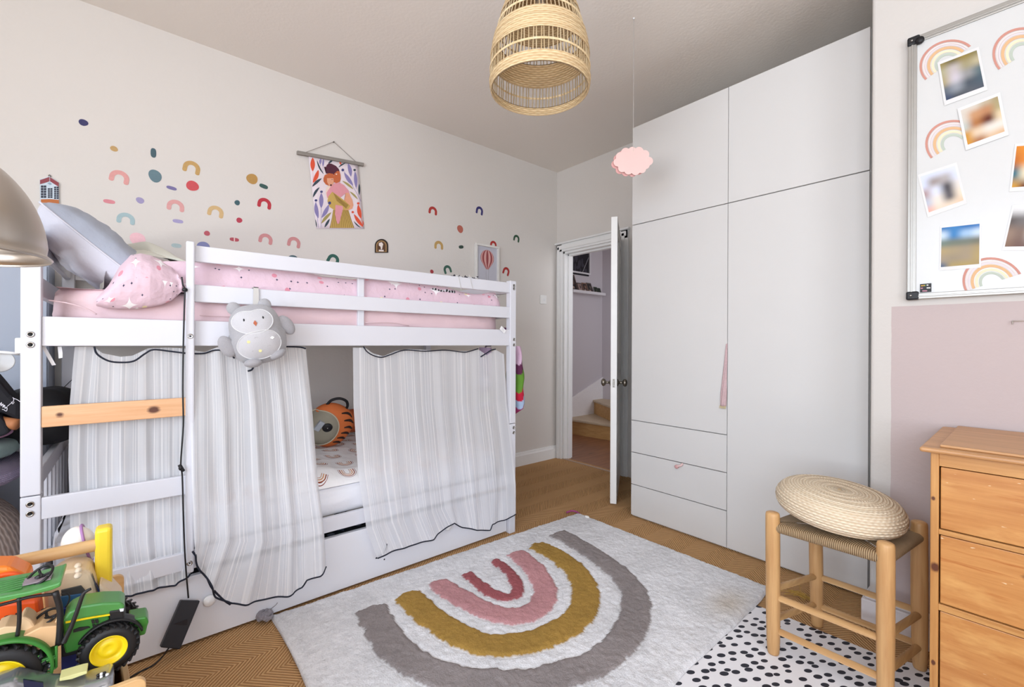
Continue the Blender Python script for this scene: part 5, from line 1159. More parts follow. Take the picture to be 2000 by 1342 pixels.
RUSH = strand_mat('rush_strands', '6e5136', 'cdb38d', .0058, 0, 0, .55)
cs = [Vector((-.629, 1.812, 0)), Vector((-.302, 1.812, 0)), Vector((-.262, 2.118, 0)), Vector((-.577, 2.115, 0))]; cen_ = sum(cs, Vector())/4; ZS = .478
for k in range(4):
    a, b = cs[k], cs[(k+1) % 4]; d = (b-a).normalized(); n_ = Vector((d.y, -d.x, 0)); 
    if n_.dot(a-cen_) < 0: n_ = -n_
    m = MB(); L_ = (b-a).length; a2 = a+d*.004; b2 = b-d*.004; D_ = abs((cen_-a).dot(n_))
    prof = [(None, 0)]
    def sf(u, v):
        w_ = v*1.0
        base_ = a2.lerp(b2, u)
        if w_ < .55:   # flat top triangle from centre to rail
            t = w_/.55; p = cen_.lerp(base_, t); z = ZS+.010-.012*(1-t)+.006*math.sin(t*PI)
            return Vector((p.x, p.y, z))
        t = (w_-.55)/.45*PI*1.15; r = .0175
        p = base_+n_*(r*math.sin(t)); return Vector((p.x, p.y, ZS-.0075+r*math.cos(t)))
    def uvf(u, v): 
        t = min(1, v/.55); x = (.5+(u-.5)*t)*L_; return (x+k*.5, v*.3)
    m.grid(sf, 40, 30, uvf=uvf); m.build('rush_seat_panel', RUSH, parent=stl)
pf = thing('woven_pouf', 'round braided seagrass floor cushion lying tilted on the rush stool', 'pouf', (-.465, 1.965, .50))
SEA = strand_mat('braided_seagrass', 'bfa482', 'f8ead2', .0105, 0, .020, .6)
tp = Matrix.Rotation(math.radians(5.5), 4, 'Y') @ Matrix.Rotation(math.radians(1.5), 4, 'X')
R0, H0 = .196, .059
pr = []
for k in range(61):
    a = -PI/2+PI*k/60; ca, sa = math.cos(a), math.sin(a); r = R0*abs(ca)**.52 if ca > 0 else 0; z = H0*math.copysign(abs(sa)**.85, sa)+ (.014*(r/R0)**2*(1-(r/R0)**4) if sa > 0 else 0)
    pr.append((max(0.0, r), z))
# even out spacing so ridges are regular, then ridge it
N = 110; rr = [path_at(pr, i/N) for i in range(N+1)]; rr = [(max(0, r+(.0018*math.sin(i*2*PI/3.3) if .01 < r else 0)), z+(.0012*math.sin(i*2*PI/3.3) if r < R0*.9 and z > 0 else 0)) for i, (r, z) in enumerate(rr)]
m = MB().shell(rr, c=(-.465, 1.966, .560), n=120, uvs=.19, M=tp.to_3x3()); m.build('woven_cover', SEA, parent=pf)
m = MB().ball(Vector((-.465, 1.966, .560))+tp.to_3x3() @ Vector((0, 0, H0+.0005)), (.006, .006, .003), 10, 6); m.build('centre_knot', plain('b59a76', .8), parent=pf)

# ================================================================ rugs and floor things
RC = [oZ(.012, *p) for p in ((1131, 1005), (1499, 1152))]
rx0b, rx0f, rx1b, rx1f, ry0, ry1 = -1.975, -2.050, -.800, -.735, .43, 2.265
def cr1(x, y): p = oZ(.02, 560+x/2.703, 960+y/2.703); return (p.x, p.y)
ARCS = [
 ('9c9392', .062, [(1435, 222), (1560, 290), (1700, 385), (1810, 490), (1845, 600), (1815, 720), (1730, 830), (1600, 915), (1450, 965), (1280, 1005), (1080, 1010), (900, 985), (740, 935), (600, 850), (510, 745), (450, 620)]),
 ('b08b47', .062, [(1325, 285), (1440, 345), (1540, 435), (1580, 545), (1545, 650), (1420, 740), (1230, 800), (1020, 800), (850, 720), (730, 635), (645, 548)]),
 ('cd979a', .055, [(1213, 325), (1300, 400), (1362, 500), (1345, 590), (1250, 650), (1110, 645), (980, 590), (880, 535), (805, 485)]),
 ('ab6166', .030, [(1103, 368), (1170, 420), (1218, 490), (1212, 540), (1150, 555), (1060, 520), (955, 435)])]
ARCW = [(c, w_, [cr1(*p) for p in pts]) for c, w_, pts in ARCS]
def resample(pts):
    out = []
    for i in range(len(pts)-1):
        a = pts[max(0, i-1)]; b = pts[i]; c = pts[i+1]; d = pts[min(len(pts)-1, i+2)]
        for k in range(4):
            t = k/4; out.append(tuple(.5*((2*b[j])+(c[j]-a[j])*t+(2*a[j]-5*b[j]+4*c[j]-d[j])*t*t+(3*b[j]-a[j]-3*c[j]+d[j])*t**3) for j in (0, 1)))
    return out+[pts[-1]]
ARCW = [(lin(c), w_, resample(p)) for c, w_, p in ARCW]
for c, w_, p in ARCW: pass
def segd(x, y, p):
    best = 9
    for (ax_, ay_), (bx2, by2) in zip(p, p[1:]):
        dx, dy = bx2-ax_, by2-ay_; tt = ((x-ax_)*dx+(y-ay_)*dy)/(dx*dx+dy*dy+1e-12); t = max(0, min(1, tt)); d = (x-ax_-dx*t)**2+(y-ay_-dy*t)**2
        ex_ = math.hypot(dx, dy); over = (-tt*ex_ if (ax_, ay_) == p[0] and tt < 0 else (tt-1)*ex_ if (bx2, by2) == p[-1] and tt > 1 else 0)
        if over > .012: d += .02
        if d < best: best = d
    # flat ends
    return best**.5
WB = lin('f1f0f3')
# measured half widths (world) from inner/outer edges
def rugp(u, v):
    y = lerp(ry0, ry1, v); xa = lerp(rx0f, rx0b, v)+.006*fbm(y*6, 1, 1); xb = lerp(rx1f, rx1b, v)+.008*math.sin(v*9)+.006*fbm(y*5, 9, 1)
    yy = y+ (.010*math.sin(u*7)+.012*u*0) if v in (0, 1) else y
    return lerp(xa, xb, u), yy
cache = {}
def rug_z(u, v):
    x, y = rugp(u, v); best = None
    wx, wy = x+.010*fbm(x*22, y*22, 1, 2), y+.010*fbm(x*22, y*22, 8, 2)
    col = WB; h = 0; edge = 1
    for c, w_, p in ARCW:
        if abs(segd_box(wx, wy, p)) > w_+.03: continue
        d = segd(wx, wy, p)-w_
        if d < 0: col = c; h = min(1, -d/.012)*.006
        elif d < .03: edge = min(edge, d/.012)
    pil = .0035*fbm(x*60, y*60, 3, 2)+.003*fbm(x*11, y*11, 5, 2)
    eb = min(u, 1-u)*1.2/.012; ec = min(v, 1-v)*1.8/.012; e = min(1, eb, ec)
    n = .93+.10*noise.noise(Vector((x*5, y*5, 2)))
    # tan patch near the stool corner
    gr = math.exp(-(((x+.86)/.07)**2+((y-1.98)/.13)**2)); cc = tuple(lerp(k*n, k2, gr*.55) for k, k2 in zip(col[:3], lin('c3b196')[:3]))
    return Vector((x, y, .005+e**.5*(.013+h+pil)*min(1, .55+.45*edge))), cc+(1,)
def segd_box(x, y, p):
    xs = [q[0] for q in p]; ys = [q[1] for q in p]; return max(min(xs)-x, x-max(xs), min(ys)-y, y-max(ys), 0)
def rfn(u, v):
    r = rug_z(u, v); cache[(round(u, 6), round(v, 6))] = r[1]; return r[0]
m = MB(); m.grid(rfn, 190, 280, uvf=lambda u, v: (u, v), col=lambda u, v, p: cache[(round(u, 6), round(v, 6))]); m.grid(lambda u, v: Vector((*rugp(u, 1-v), .004)), 10, 14, smooth=False, col=lambda u, v, p: WB)
rug = tag(m.build('rainbow_rug', attr_mat('rug_pile', True)), 'white shaggy rug with grey, mustard, pink and red rainbow arcs', 'rug')
m = MB(); a, b, c_, d_ = (-.86, 2.075), (-.241, 2.150), (.02, 1.3), (-.90, 1.1)
m.prism([Vector((*p, .0005)) for p in (a, (-.663, 2.089), (-.373, 2.097), b, c_, d_)], (0, 0, .003))
tag(m.build('dotted_mat', dots_mat()), 'thin white floor mat with dark oval dots under the stool and rug', 'mat')
c = oZ(.03, 517, 1200); m = MB()
for k in range(60):
    a = rnd.random()*2*PI; e = rnd.uniform(-.3, 1.2); r = .024
    m.ball(c+Vector((r*math.cos(a)*math.cos(e)*1.2, r*math.sin(a)*math.cos(e), r*math.sin(e)*.7-.006)), (.011, .009, .008), 8, 6)
pp = tag(m.build('pompom', plush('a39da3', '6f6a70', 500)), 'grey fluffy pompom lying on the carpet by the trundle drawer', 'pompom'); MB().tube([c+Vector((0, .02, .012)), c+Vector((.0, .04, .022)), c+Vector((0, .048, .03))], .0012, 6).build('loop', plain('6f6a70', .8), parent=pp)
c = oZ(.02, 1147, 1009); m = MB().ball((c.x, c.y, .013), (.016, .014, .012), 14, 10); m.ball((c.x-.004, c.y-.008, .022), (.008, .007, .006), 10, 8)
tag(m.build('paper_scrap', plain('ece9e6', .7)), 'small crumpled white scrap at the far corner of the rug', 'scrap')
c = oZ(.005, 1117, 1003); m = MB(); m.tube([(c.x-.03, c.y-.02, .008), (c.x-.02, c.y+.02, .012), (c.x+.01, c.y+.035, .010), (c.x+.05, c.y+.025, .008)], .006, 8)
tag(m.build('hair_band', plain('a3487c', .8)), 'magenta hair band tucked under the far corner of the rug', 'hair band')
m = MB(); r2 = random.Random(11)
c = oZ(.0, 1565, 1168)
for k in range(26):
    a = r2.uniform(-.6, .6); L_ = r2.uniform(.02, .055); p = c+Vector((r2.uniform(-.03, .03), r2.uniform(-.015, .015), r2.uniform(.004, .016))); dv_ = Vector((math.cos(a), math.sin(a), r2.uniform(-.1, .15)))*L_
    m.tube([p-dv_, p+Vector((0, 0, .006)), p+dv_], .0009, 5)
m.tube([c+Vector((0, 0, .005)), c+Vector((-.01, .01, .05)), c+Vector((-.02, .02, .085))], .0009, 5)
tag(m.build('raffia_bundle', plain('c9a24e', .7)), 'small tangle of golden raffia on the carpet behind the stool', 'raffia')
# ================================================================ toy trolley and toys at the left front
TX0, TX1, TY0, TY1 = -1.665, -1.125, -.62, .012      # trolley outline
TW = wood('trolley_birch', 'c99c66', 'e2bd8a', 1, .45); TWX = wood('trolley_end', 'c99c66', 'e2bd8a', 0, .45)
tr2 = thing('toy_trolley', 'wooden toy trolley with yellow posts and round handle piled with toys', 'toy trolley', ((TX0+TX1)/2, (TY0+TY1)/2, 0))
def side_panel(x, th):
    z1 = .494 if x > -1.4 else .497; r = .016; TY1 = .018 if x > -1.4 else -.022; pts = [Vector((x, TY0, .06)), Vector((x, TY1, .06))]+[Vector((x, TY1-r+r*math.cos(a), z1-r+r*math.sin(a))) for a in [k*PI/16 for k in range(9)]]+[Vector((x, TY0+r-r*math.sin(a), z1-r+r*math.cos(a))) for a in [k*PI/16 for k in range(9)]]
    o = MB().prism(pts, (th, 0, 0), bev=.003).build('side_panel', TW, parent=tr2)
    xx = x+th
    q = MB()
    def slot(d): return [Vector((xx+d, TY1-.075+.03*math.cos(a)+(.03 if math.cos(a) > 0 else -.03), z1-.032+.012*math.sin(a))) for a in [k*PI/10 for k in range(20)]]
    q.prism(slot(0), (.0008, 0, 0)); q.build('handle_slot', plain('1d2233', .6), parent=o)
side_panel(TX1-.012, .012); side_panel(TX0, .012)
MB().prism([Vector((TX0+.012, -.045, .06)), Vector((TX1-.012, -.004, .06)), Vector((TX1-.012, -.004, .40)), Vector((TX0+.012, -.045, .40))], (0, .010, 0), bev=.001).build('end_panel', TWX, parent=tr2); MB().box((TX0+.012, TY0+.006, .06), (TX1-.012, TY0+.016, .40), bev=.001).build('end_panel', TWX, parent=tr2)
MB().box((TX0+.012, TY0+.016, .385), (TX1-.012, -.046, .397)).build('shelf', TW, parent=tr2); MB().box((TX0+.012, TY0+.016, .06), (TX1-.012, -.046, .075)).build('shelf', TW, parent=tr2)
for x in (TX0+.05, TX1-.05):
    for y in (TY0+.06, TY1-.06): q = MB(); q.lathe([(0, -.012), (.028, -.012), (.031, -.008), (.031, .008), (.028, .012), (0, .012)], c=(x, y, .031), ax=0, n=28); q.build('wheel', plain('c74a34', .5), parent=tr2)
YEL = plain('f0d03c', .35, var=.04); ux = -1.5
for y in (-.058, -.56):
    m = MB().box((ux-.022, y-.016, .397), (ux+.022, y+.016, .690), bev=.009, seg=3); m.build('post', YEL, parent=tr2)
MB().cyl((ux+.004, -.572+.02, .648), (ux+.004, -.070, .648), .0145, n=20, cap=.1).build('handle_bar', TW, parent=tr2)
MB().box((ux-.016, -.545, .560), (ux-.004, -.072, .582), bev=.003).build('cross_rail', TW, parent=tr2)
# white ball with a purple ring behind the handle
e = oX(-1.56, 155, 1066); t = thing('wooden_egg', 'cream wooden egg with a purple stripe behind the toy trolley handle', 'toy', (e.x, e.y, e.z-.05))
Me = Matrix.Rotation(math.radians(12), 3, 'X')
MB().ball(e, (.033, .033, .050), 28, 18, M=Me).build('egg', plain('efe6dc', .3, var=.02), parent=t)
q = MB(); q.tube([e+Me @ Vector((.0335*math.sin(a)*1., .014+.0*a, 0))+Me @ Vector((0, .0, .0485*math.cos(a)))*1 for a in [k*2*PI/40 for k in range(41)]], .0032, 6, smooth_path=False); q.build('stripe', plain('a678ab', .4), parent=t)
MB().lathe([(.0, -.0), (.03, 0), (.034, .01), (.028, e.z-.5-.045)], c=(e.x, e.y, .49), n=24).build('stand', TW, parent=t)
# beige toy till / camera body
def pp(X, pts): return [oX(X, *p) for p in pts]
BE = plain('e3cba9', .45, var=.03); t = thing('toy_cash_register', 'beige plastic toy cash register with three cream buttons behind the tractor', 'toy', (-1.46, -.1, .40))
def faced(poly, ex, mt, nm, bev=.004, par=None): o = MB().prism(poly, ex, bev=bev).build(nm, mt, parent=par); return o
faced(pp(-1.435, [(84, 1148), (105, 1126), (130, 1114), (168, 1112), (178, 1119), (186, 1138), (196, 1186), (196, 1245), (90, 1245)]), (-.085, 0, 0), BE, 'body', .010, t)
faced(pp(-1.430, [(193, 1141), (215, 1153), (237, 1176), (237, 1250), (192, 1250)]), (-.09, 0, 0), plain('dfc9ac', .45), 'side_wing', .006, t)
m = MB()
for (x, y) in ((152, 1104), (153, 1113), (152, 1123)): m.ball(oZ(oX(-1.435, 150, 1113).z+.001, x, y+1), (.012, .0065, .0055), 14, 8)
m.build('buttons', plain('f3e3cc', .35), parent=t)
faced(pp(-1.432, [(119, 1153), (158, 1144), (166, 1153), (168, 1158), (120, 1166)]), (-.01, 0, 0), plain('4a4a48', .4), 'display', .001, t)
faced(pp(-1.431, [(180, 1122), (186, 1142), (194, 1152), (196, 1170), (186, 1140)]), (-.01, 0, 0), plain('27304f', .4), 'blue_trim', .0005, t)
faced(pp(-1.429, [(118, 1166), (160, 1160), (170, 1190), (170, 1215), (120, 1215)]), (-.006, 0, 0), plain('3c6a94', .35), 'blue_screen', .001, t)
# picture books standing in the trolley
for X, pts, c_, lab in ((-1.395, [(126, 1250), (172, 1236), (238, 1160), (246, 1340), (120, 1350)], '1d2c6b', 'dark blue picture book standing in the toy trolley under the tractor'), (-1.41, [(236, 1200), (247, 1176), (256, 1330), (244, 1345)], '5b8fb5', 'light blue book standing behind the dark blue one in the trolley')):
    if c_ == '1d2c6b': pts = [(118, 1190), (238, 1180), (247, 1322), (120, 1345)]
    a = MB().prism([oX(X, *p) if oX(X, *p).z > .398 else Vector((X, oX(X, *p).y, .398)) for p in pts], (-.012, 0, 0), bev=.001); tag(a.build('picture_book', plain(c_, .35)), lab, 'book', 'books in the toy trolley')
# orange toy digger / vehicle behind the tractor
OR = plain('f08028', .35, var=.03); t = thing('orange_toy', 'bright orange plastic toy with round opening lying behind the green tractor', 'toy', (-1.42, -.24, .42))
faced(pp(-1.385, [(-60, 1112), (-20, 1108), (20, 1107), (32, 1115), (50, 1122), (56, 1135), (48, 1190), (-60, 1200)]), (-.07, 0, 0), OR, 'body', .008, t)
q = MB(); c = oX(-1.383, 5, 1140); q.tube([c+Vector((0, .028*math.cos(a), .018*math.sin(a))) for a in [k*2*PI/30 for k in range(31)]], .005, 8, smooth_path=False); q.build('ring', plain('e2571f', .35), parent=t)
faced(pp(-1.375, [(-40, 1185), (0, 1180), (75, 1172), (82, 1230), (20, 1245), (-40, 1250)]), (-.05, 0, 0), plain('ee5a22', .35), 'lower_body', .006, t)
faced(pp(-1.37, [(50, 1215), (80, 1205), (80, 1240), (30, 1250), (-20, 1245), (-20, 1215)]), (-.02, 0, 0), plain('e99a33', .4), 'yellow_panel', .003, t)

# ---------------------------------------------------------------- green tractor
tc = thing('toy_tractor', 'green and yellow toy tractor with black tyres on top of the toy pile', 'toy tractor', (-1.29, -.12, .446))
GR = plain('3c7d33', .3, var=.05); GRT = plain('4f8f4a', .28, var=.05); TB = plain('1c1a1b', .5); TY = plain('f2d21e', .3, var=.03)
XN, XF = -1.245, -1.345       # near and far flank of the cab
def tyre(cy, cz, r, w_, x, nm='wheel'):
    q = MB(); pr = [(r*.62, -w_*.45), (r*.72, -w_*.5), (r*.93, -w_*.46), (r*.985, -w_*.3), (r, 0), (r*.985, w_*.3), (r*.93, w_*.46), (r*.72, w_*.5), (r*.62, w_*.45), (r*.62, -w_*.45)]
    q.shell(pr, c=(x, cy, cz), ax=0, n=48)
    for k in range(26):
        for sg in (-1, 1):
            a = 2*PI*(k+(.5 if sg > 0 else 0))/26; M = Matrix.Translation((x+sg*w_*.25, cy, cz)) @ Matrix.Rotation(a, 4, 'X') @ Matrix.Translation((0, 0, r)) @ Matrix.Rotation(sg*.5, 4, 'Z')
            q.M = M; q.box((-w_*.27, -.0022, -.003), (w_*.27, .0022, .003), bev=.0006, seg=1)
    q.M = Matrix.Identity(4); wl_ = q.build(nm, TB, parent=tc)
    h = MB(); h.lathe([(0, w_*.18), (r*.14, w_*.18), (r*.20, w_*.24), (r*.34, w_*.22), (r*.40, w_*.10), (r*.52, w_*.16), (r*.58, w_*.42), (r*.63, w_*.48), (r*.65, w_*.44), (r*.63, -w_*.44), (0, -w_*.4)][::-1], c=(x, cy, cz), ax=0, n=40)
    h.build('hub', TY, parent=wl_)
FWc = oX(-1.252, 214, 1271); RWc = oX(-1.235, -8, 1336)
for x in (-1.268, -1.372): tyre(FWc.y-.001, FWc.z, .047, .036, x)
for x in (-1.255, -1.385): tyre(RWc.y, RWc.z-.002, .0625, .044, x)
XM = -1.272
m = MB().prism(pp(XM, [(122, 1212), (135, 1196), (160, 1184), (200, 1178), (236, 1177), (243, 1182), (244, 1189), (215, 1200), (160, 1209), (124, 1224)]), (-.062, 0, 0), bev=.004); m.build('bonnet_top', GRT, parent=tc)
m = MB().prism(pp(XM-.002, [(124, 1214), (212, 1196), (216, 1230), (190, 1252), (160, 1268), (128, 1278), (124, 1262)]), (-.058, 0, 0), bev=.003); m.build('engine_side', GR, parent=tc)
m = MB().prism(pp(XM+.0005, [(128, 1214), (180, 1205), (224, 1198), (224, 1201), (180, 1208), (128, 1218)]), (-.002, 0, 0)); m.build('yellow_stripe', TY, parent=tc)
m = MB()
for q4 in ([(178, 1212), (183, 1211), (185, 1218), (180, 1219)], [(185, 1211), (191, 1210), (193, 1217), (187, 1218)], [(180, 1221), (186, 1220), (189, 1230), (183, 1232)], [(188, 1220), (193, 1219), (196, 1228), (191, 1230)]): m.prism(pp(XM+.0005, q4), (-.003, 0, 0))
m.prism(pp(XM+.0005, [(143, 1231), (155, 1226), (172, 1224), (176, 1226), (160, 1232), (143, 1236)]), (-.003, 0, 0)); m.build('side_grille', TB, parent=tc)
m = MB().prism(pp(XM+.002, [(213, 1194), (241, 1190), (246, 1225), (216, 1232)]), (-.066, 0, 0), bev=.003); m.build('nose', TB, parent=tc)
m = MB().prism(pp(XM+.003, [(233, 1190), (242, 1189), (241, 1194), (235, 1195)]), (-.003, 0, 0)); m.build('headlight', plain('dfe3e6', .1), parent=tc)
w3 = MB().prism(pp(XM-.004, [(251, 1211), (286, 1205), (291, 1216), (288, 1222), (284, 1240), (262, 1246), (252, 1240)]), (-.05, 0, 0), bev=.003).build('front_weight', GR, parent=tc)
m = MB().prism(pp(XM-.012, [(120, 1262), (240, 1222), (256, 1224), (256, 1236), (215, 1262), (120, 1285)]), (-.036, 0, 0), bev=.002); m.build('chassis', TB, parent=tc)
# cab: roof, pillars, floor, seat, wheel
m = MB().prism(pp(XN, [(-50, 1178), (0, 1166), (60, 1155), (112, 1140), (119, 1136), (119, 1146), (100, 1154), (50, 1166), (0, 1178), (-50, 1190)]), (XF-XN, 0, 0), bev=.004)
m.build('roof', GRT, parent=tc)
q = MB()
for k in range(6): a = oX(XN-.02-.01*k, 20+k*2, 1140); q.box((XN-.018-.011*k, -.25, .672), (XN-.024-.011*k, -.165, .6745), bev=.001)
q.build('roof_ribs', GR, parent=tc)
def pil(X, a, b, r=.0042, nm='cab_pillar'): return MB().tube([oX(X, *p) for p in (a, b)] if not isinstance(a, list) else [oX(X, *p) for p in a], r, 8).build(nm, TB, parent=tc)
for X in (XN-.004, XF+.004):
    pil(X, [(108, 1156), (117, 1190), (117, 1225), (114, 1260)], None, .0050); pil(X, [(37, 1168), (38, 1195), (37, 1220), (34, 1242)], None, .0032)
    m = MB().tube([oX(X, *p) for p in ((108, 1160), (60, 1166), (30, 1174), (0, 1182), (-40, 1190))], .003, 8); m.build('cab_pillar', TB, parent=tc)
ex_ = MB().tube([oX(XN+.008, *p) for p in ((178, 1150), (170, 1154), (162, 1162), (152, 1190), (140, 1222), (128, 1248), (124, 1256))], lambda t: .0028+.0016*t, 8).build('exhaust_arm', TB, parent=tc)
m = MB().tube([oX(XM-.05, *p) for p in ((119, 1160), (130, 1158), (136, 1166), (133, 1178), (128, 1186))], .0014, 6); m.build('mirror_arm', TB, parent=tc)
m = MB().prism(pp(XN-.004, [(40, 1245), (80, 1225), (112, 1222), (112, 1260), (80, 1272), (45, 1262)]), (-.085, 0, 0), bev=.002); m.build('cab_floor', plain('dcb183', .5), parent=tc)
m = MB().prism(pp(-1.27, [(36, 1212), (44, 1204), (52, 1206), (62, 1212), (72, 1228), (76, 1244), (40, 1250)]), (-.045, 0, 0), bev=.004); m.prism(pp(-1.265, [(-10, 1232), (10, 1224), (36, 1224), (34, 1240), (-10, 1244)]), (-.05, 0, 0), bev=.002); m.build('seat', plain('ddbb93', .5), parent=tc)
m = MB().prism(pp(-1.262, [(112, 1206), (106, 1218), (88, 1230), (88, 1238), (98, 1246), (112, 1246)]), (-.05, 0, 0), bev=.003); m.build('dashboard', plain('ddb78a', .5), parent=tc)
def wheel_(c, r, nrm_, nm, par):
    q = MB(); d = Vector(nrm_).normalized(); Mq = d.to_track_quat('Z', 'Y').to_matrix(); c = Vector(c)
    q.tube([c+Mq @ Vector((r*math.cos(k*2*PI/28), r*math.sin(k*2*PI/28), 0)) for k in range(29)], .0024, 8, smooth_path=False)
    for k in range(3): a = k*2*PI/3+.5; q.cyl(c+Mq @ Vector((0, 0, -.004)), c+Mq @ Vector((r*math.cos(a), r*math.sin(a), 0)), .0022, n=8)
    q.cyl(c, c-d*.022, .0045, .006, n=12); return q.build(nm, TB, parent=par)
wheel_(oX(-1.285, 90, 1206), .019, (.25, -.35, .9), 'steering_wheel', tc)
c = oX(-1.292, 78, 1124); sw = wheel_(c, .021, (.35, -.45, .75), 'roof_steering_wheel', tc)
m = MB(); cb = oX(-1.292, 74, 1146); m.box((cb.x-.016, cb.y-.020, .6715), (cb.x+.018, cb.y+.020, .6745), bev=.001); m.cyl((cb.x, cb.y, .674), c, .006, .004, n=10, mi=1); m.build('steering_base', [plain('8f7f86', .4), TB], parent=tc)
# rear fender, step ladder
m = MB(); c = RWc
def fend(u, v): a = lerp(math.radians(-25), math.radians(110), u); r = .070; return Vector((lerp(-1.232, -1.285, v), c.y+r*math.cos(a), c.z+r*math.sin(a)))
m.grid(fend, 30, 4); m.build('rear_fender', GR, parent=tc, mods=[('SOLIDIFY', dict(thickness=.005))])
m = MB()
def fend2(u, v): a = lerp(math.radians(15), math.radians(150), u); r = .053; return Vector((lerp(-1.262, -1.292, v), FWc.y+r*math.cos(a), FWc.z+r*math.sin(a)))
m.grid(fend2, 30, 4); m.build('front_fender', TB, parent=tc, mods=[('SOLIDIFY', dict(thickness=.003))])
m = MB(); P_ = lambda x, y: oX(XN+.006, x, y)
for a, b in (((76, 1280), (76, 1318)), ((110, 1262), (110, 1304)), ((76, 1296), (110, 1284)), ((76, 1318), (110, 1304))): m.cyl(P_(*a), P_(*b), .0022, n=8)
m.prism([P_(78, 1290), P_(108, 1280), P_(108, 1290), P_(78, 1300)], (-.014, 0, 0), bev=.001); m.build('step', GR, parent=tc)
m = MB().prism([oX(XN+.002, *p) for p in ((80, 1303), (106, 1294), (107, 1302), (80, 1312))], (-.004, 0, 0)); m.build('step_tread', plain('55565c', .5), parent=tc)
m = MB(); c = oX(XN+.003, 95, 1308)
for k in range(4): m.prism([oX(XN+.0035, 83+k*6+dx, 1307-k*2+dy) for dx, dy in ((0, 0), (2, -4), (4, -4), (2, 0))], (-.0005, 0, 0))
m.build('step_marks', plain('b9bcc2', .5), parent=tc)
# ---------------------------------------------------------------- silver toy car under the tractor
scar = thing('toy_car', 'silver toy sports car lying beneath the green tractor', 'toy car', (-1.19, -.12, .40))
SIL = plain('b9bdc3', .22, .75); X = -1.155; XP = -1.19
prof = [(-40, 1345), (-10, 1325), (30, 1314), (60, 1322), (100, 1330), (150, 1328), (190, 1318), (212, 1309), (221, 1311), (222, 1322), (205, 1348), (160, 1372), (-40, 1400)]
pts = [oX(XP, *p) for p in prof]; pts = [Vector((X, p.y, max(p.z-.006, .412))) for p in pts]
m = MB(); nL = len(pts); cY = sum(p.y for p in pts)/nL
def carf(u, v):
    p = path_at([tuple(q) for q in pts]+[tuple(pts[0])], u); t = (v-.5)*2; s_ = (1-abs(t)**3.5)**.35 if abs(t) < 1 else 0; s_ = .55+.45*s_
    cz_ = .425; return Vector((X-.045+t*.045*-1, lerp(cY, p[1], lerp(.9, 1, s_)), lerp(cz_, p[2], s_)))
m.grid(carf, 80, 18); m.prism([Vector((X-.004, p.y, lerp(.425, p.z, .62))) for p in pts], (-.082, 0, 0)); m.build('body', SIL, parent=scar)
q = MB(); c = oX(X+.001, 203, 1319); 
for k in range(7): q.ball(c+Vector((-.004, -.008+.004*(k % 4), -.003+.005*(k//4))), (.003, .0035, .0025), 10, 6, mi=k % 2)
q.build('headlight', [TB, plain('e8e8ea', .2)], parent=scar)
q = MB().prism([oX(X+.0012, *p) for p in ((45, 1328), (84, 1334), (86, 1352), (48, 1356))], (-.004, 0, 0)); q.build('window', plain('1b2440', .15), parent=scar)
for px_ in ((167, 1360), (30, 1372)):
    c = oX(X, *px_); q = MB().lathe([(0, -.006), (.016, -.006), (.0175, -.003), (.0175, .004), (.015, .007), (0, .007)], c=(X-.004, c.y, .416), ax=0, n=28); q.build('wheel', TB, parent=scar)
m = MB(); m.prism([Vector((q.x, q.y, max(.41, q.z))) for q in pp(-1.19, [(116, 1326), (160, 1313), (170, 1311), (170, 1316), (140, 1327), (116, 1331)])], (-.03, 0, 0), bev=.001); 
tag(m.build('yellow_toy', plain('dfdb9a', .5)), 'pale yellow ridged strip of toy between the silver car and blue book', 'toy')

# ================================================================ metal dome lamp at the left edge
LC = EYE+ (ray(-180, 489)).normalized()*1.1; lz = LC.z
LMp = NT('brushed_dome_metal'); v_ = LMp.coord(scale=(1, 1, 1)); LMp.base(LMp.mix(LMp.noise(v_, 3, 2), 'b5aca3', 'cfc8c0'), .32, .85); LMm = LMp.m
lp = thing('dome_lamp', 'brushed metal dome floor lamp at the left edge of the room', 'lamp', (LC.x, LC.y, 0))
R_ = .142; pr = [(R_+.004, 0), (R_+.006, .003), (R_+.003, .006), (R_-.002, .010)]+[(R_*math.cos(a)**.9, .010+.165*math.sin(a)) for a in [k*PI/2/20 for k in range(1, 19)]]+[(.03, .178), (.026, .21), (0, .212)]
m = MB().shell(pr, c=(LC.x, LC.y, lz), n=64); inn = [(r*.985, h-.002 if i > 3 else h) for i, (r, h) in enumerate(pr[3:-3])]; 
m.build('lamp_shade', LMm, parent=lp, mods=[('SOLIDIFY', dict(thickness=.0015))])
MB().ball((LC.x, LC.y, lz+.06), (.03, .03, .045), 20, 14).build('bulb', plain('efe9dc', .2), parent=lp)
bx_, by_ = LC.x+.02, LC.y-.55
m = MB(); m.tube([(LC.x, LC.y, lz+.19), (LC.x, LC.y-.02, lz+.27), (LC.x+.005, LC.y-.18, lz+.33), (bx_, by_+.1, lz+.30), (bx_, by_, lz+.15), (bx_, by_, .5), (bx_, by_, .03)], .009, 12); m.build('pole', LMm, parent=lp)
MB().lathe([(0, 0), (.14, 0), (.14, .012), (.12, .022), (.02, .03), (0, .03)], c=(bx_, by_, .0), n=40).build('base', LMm, parent=lp)

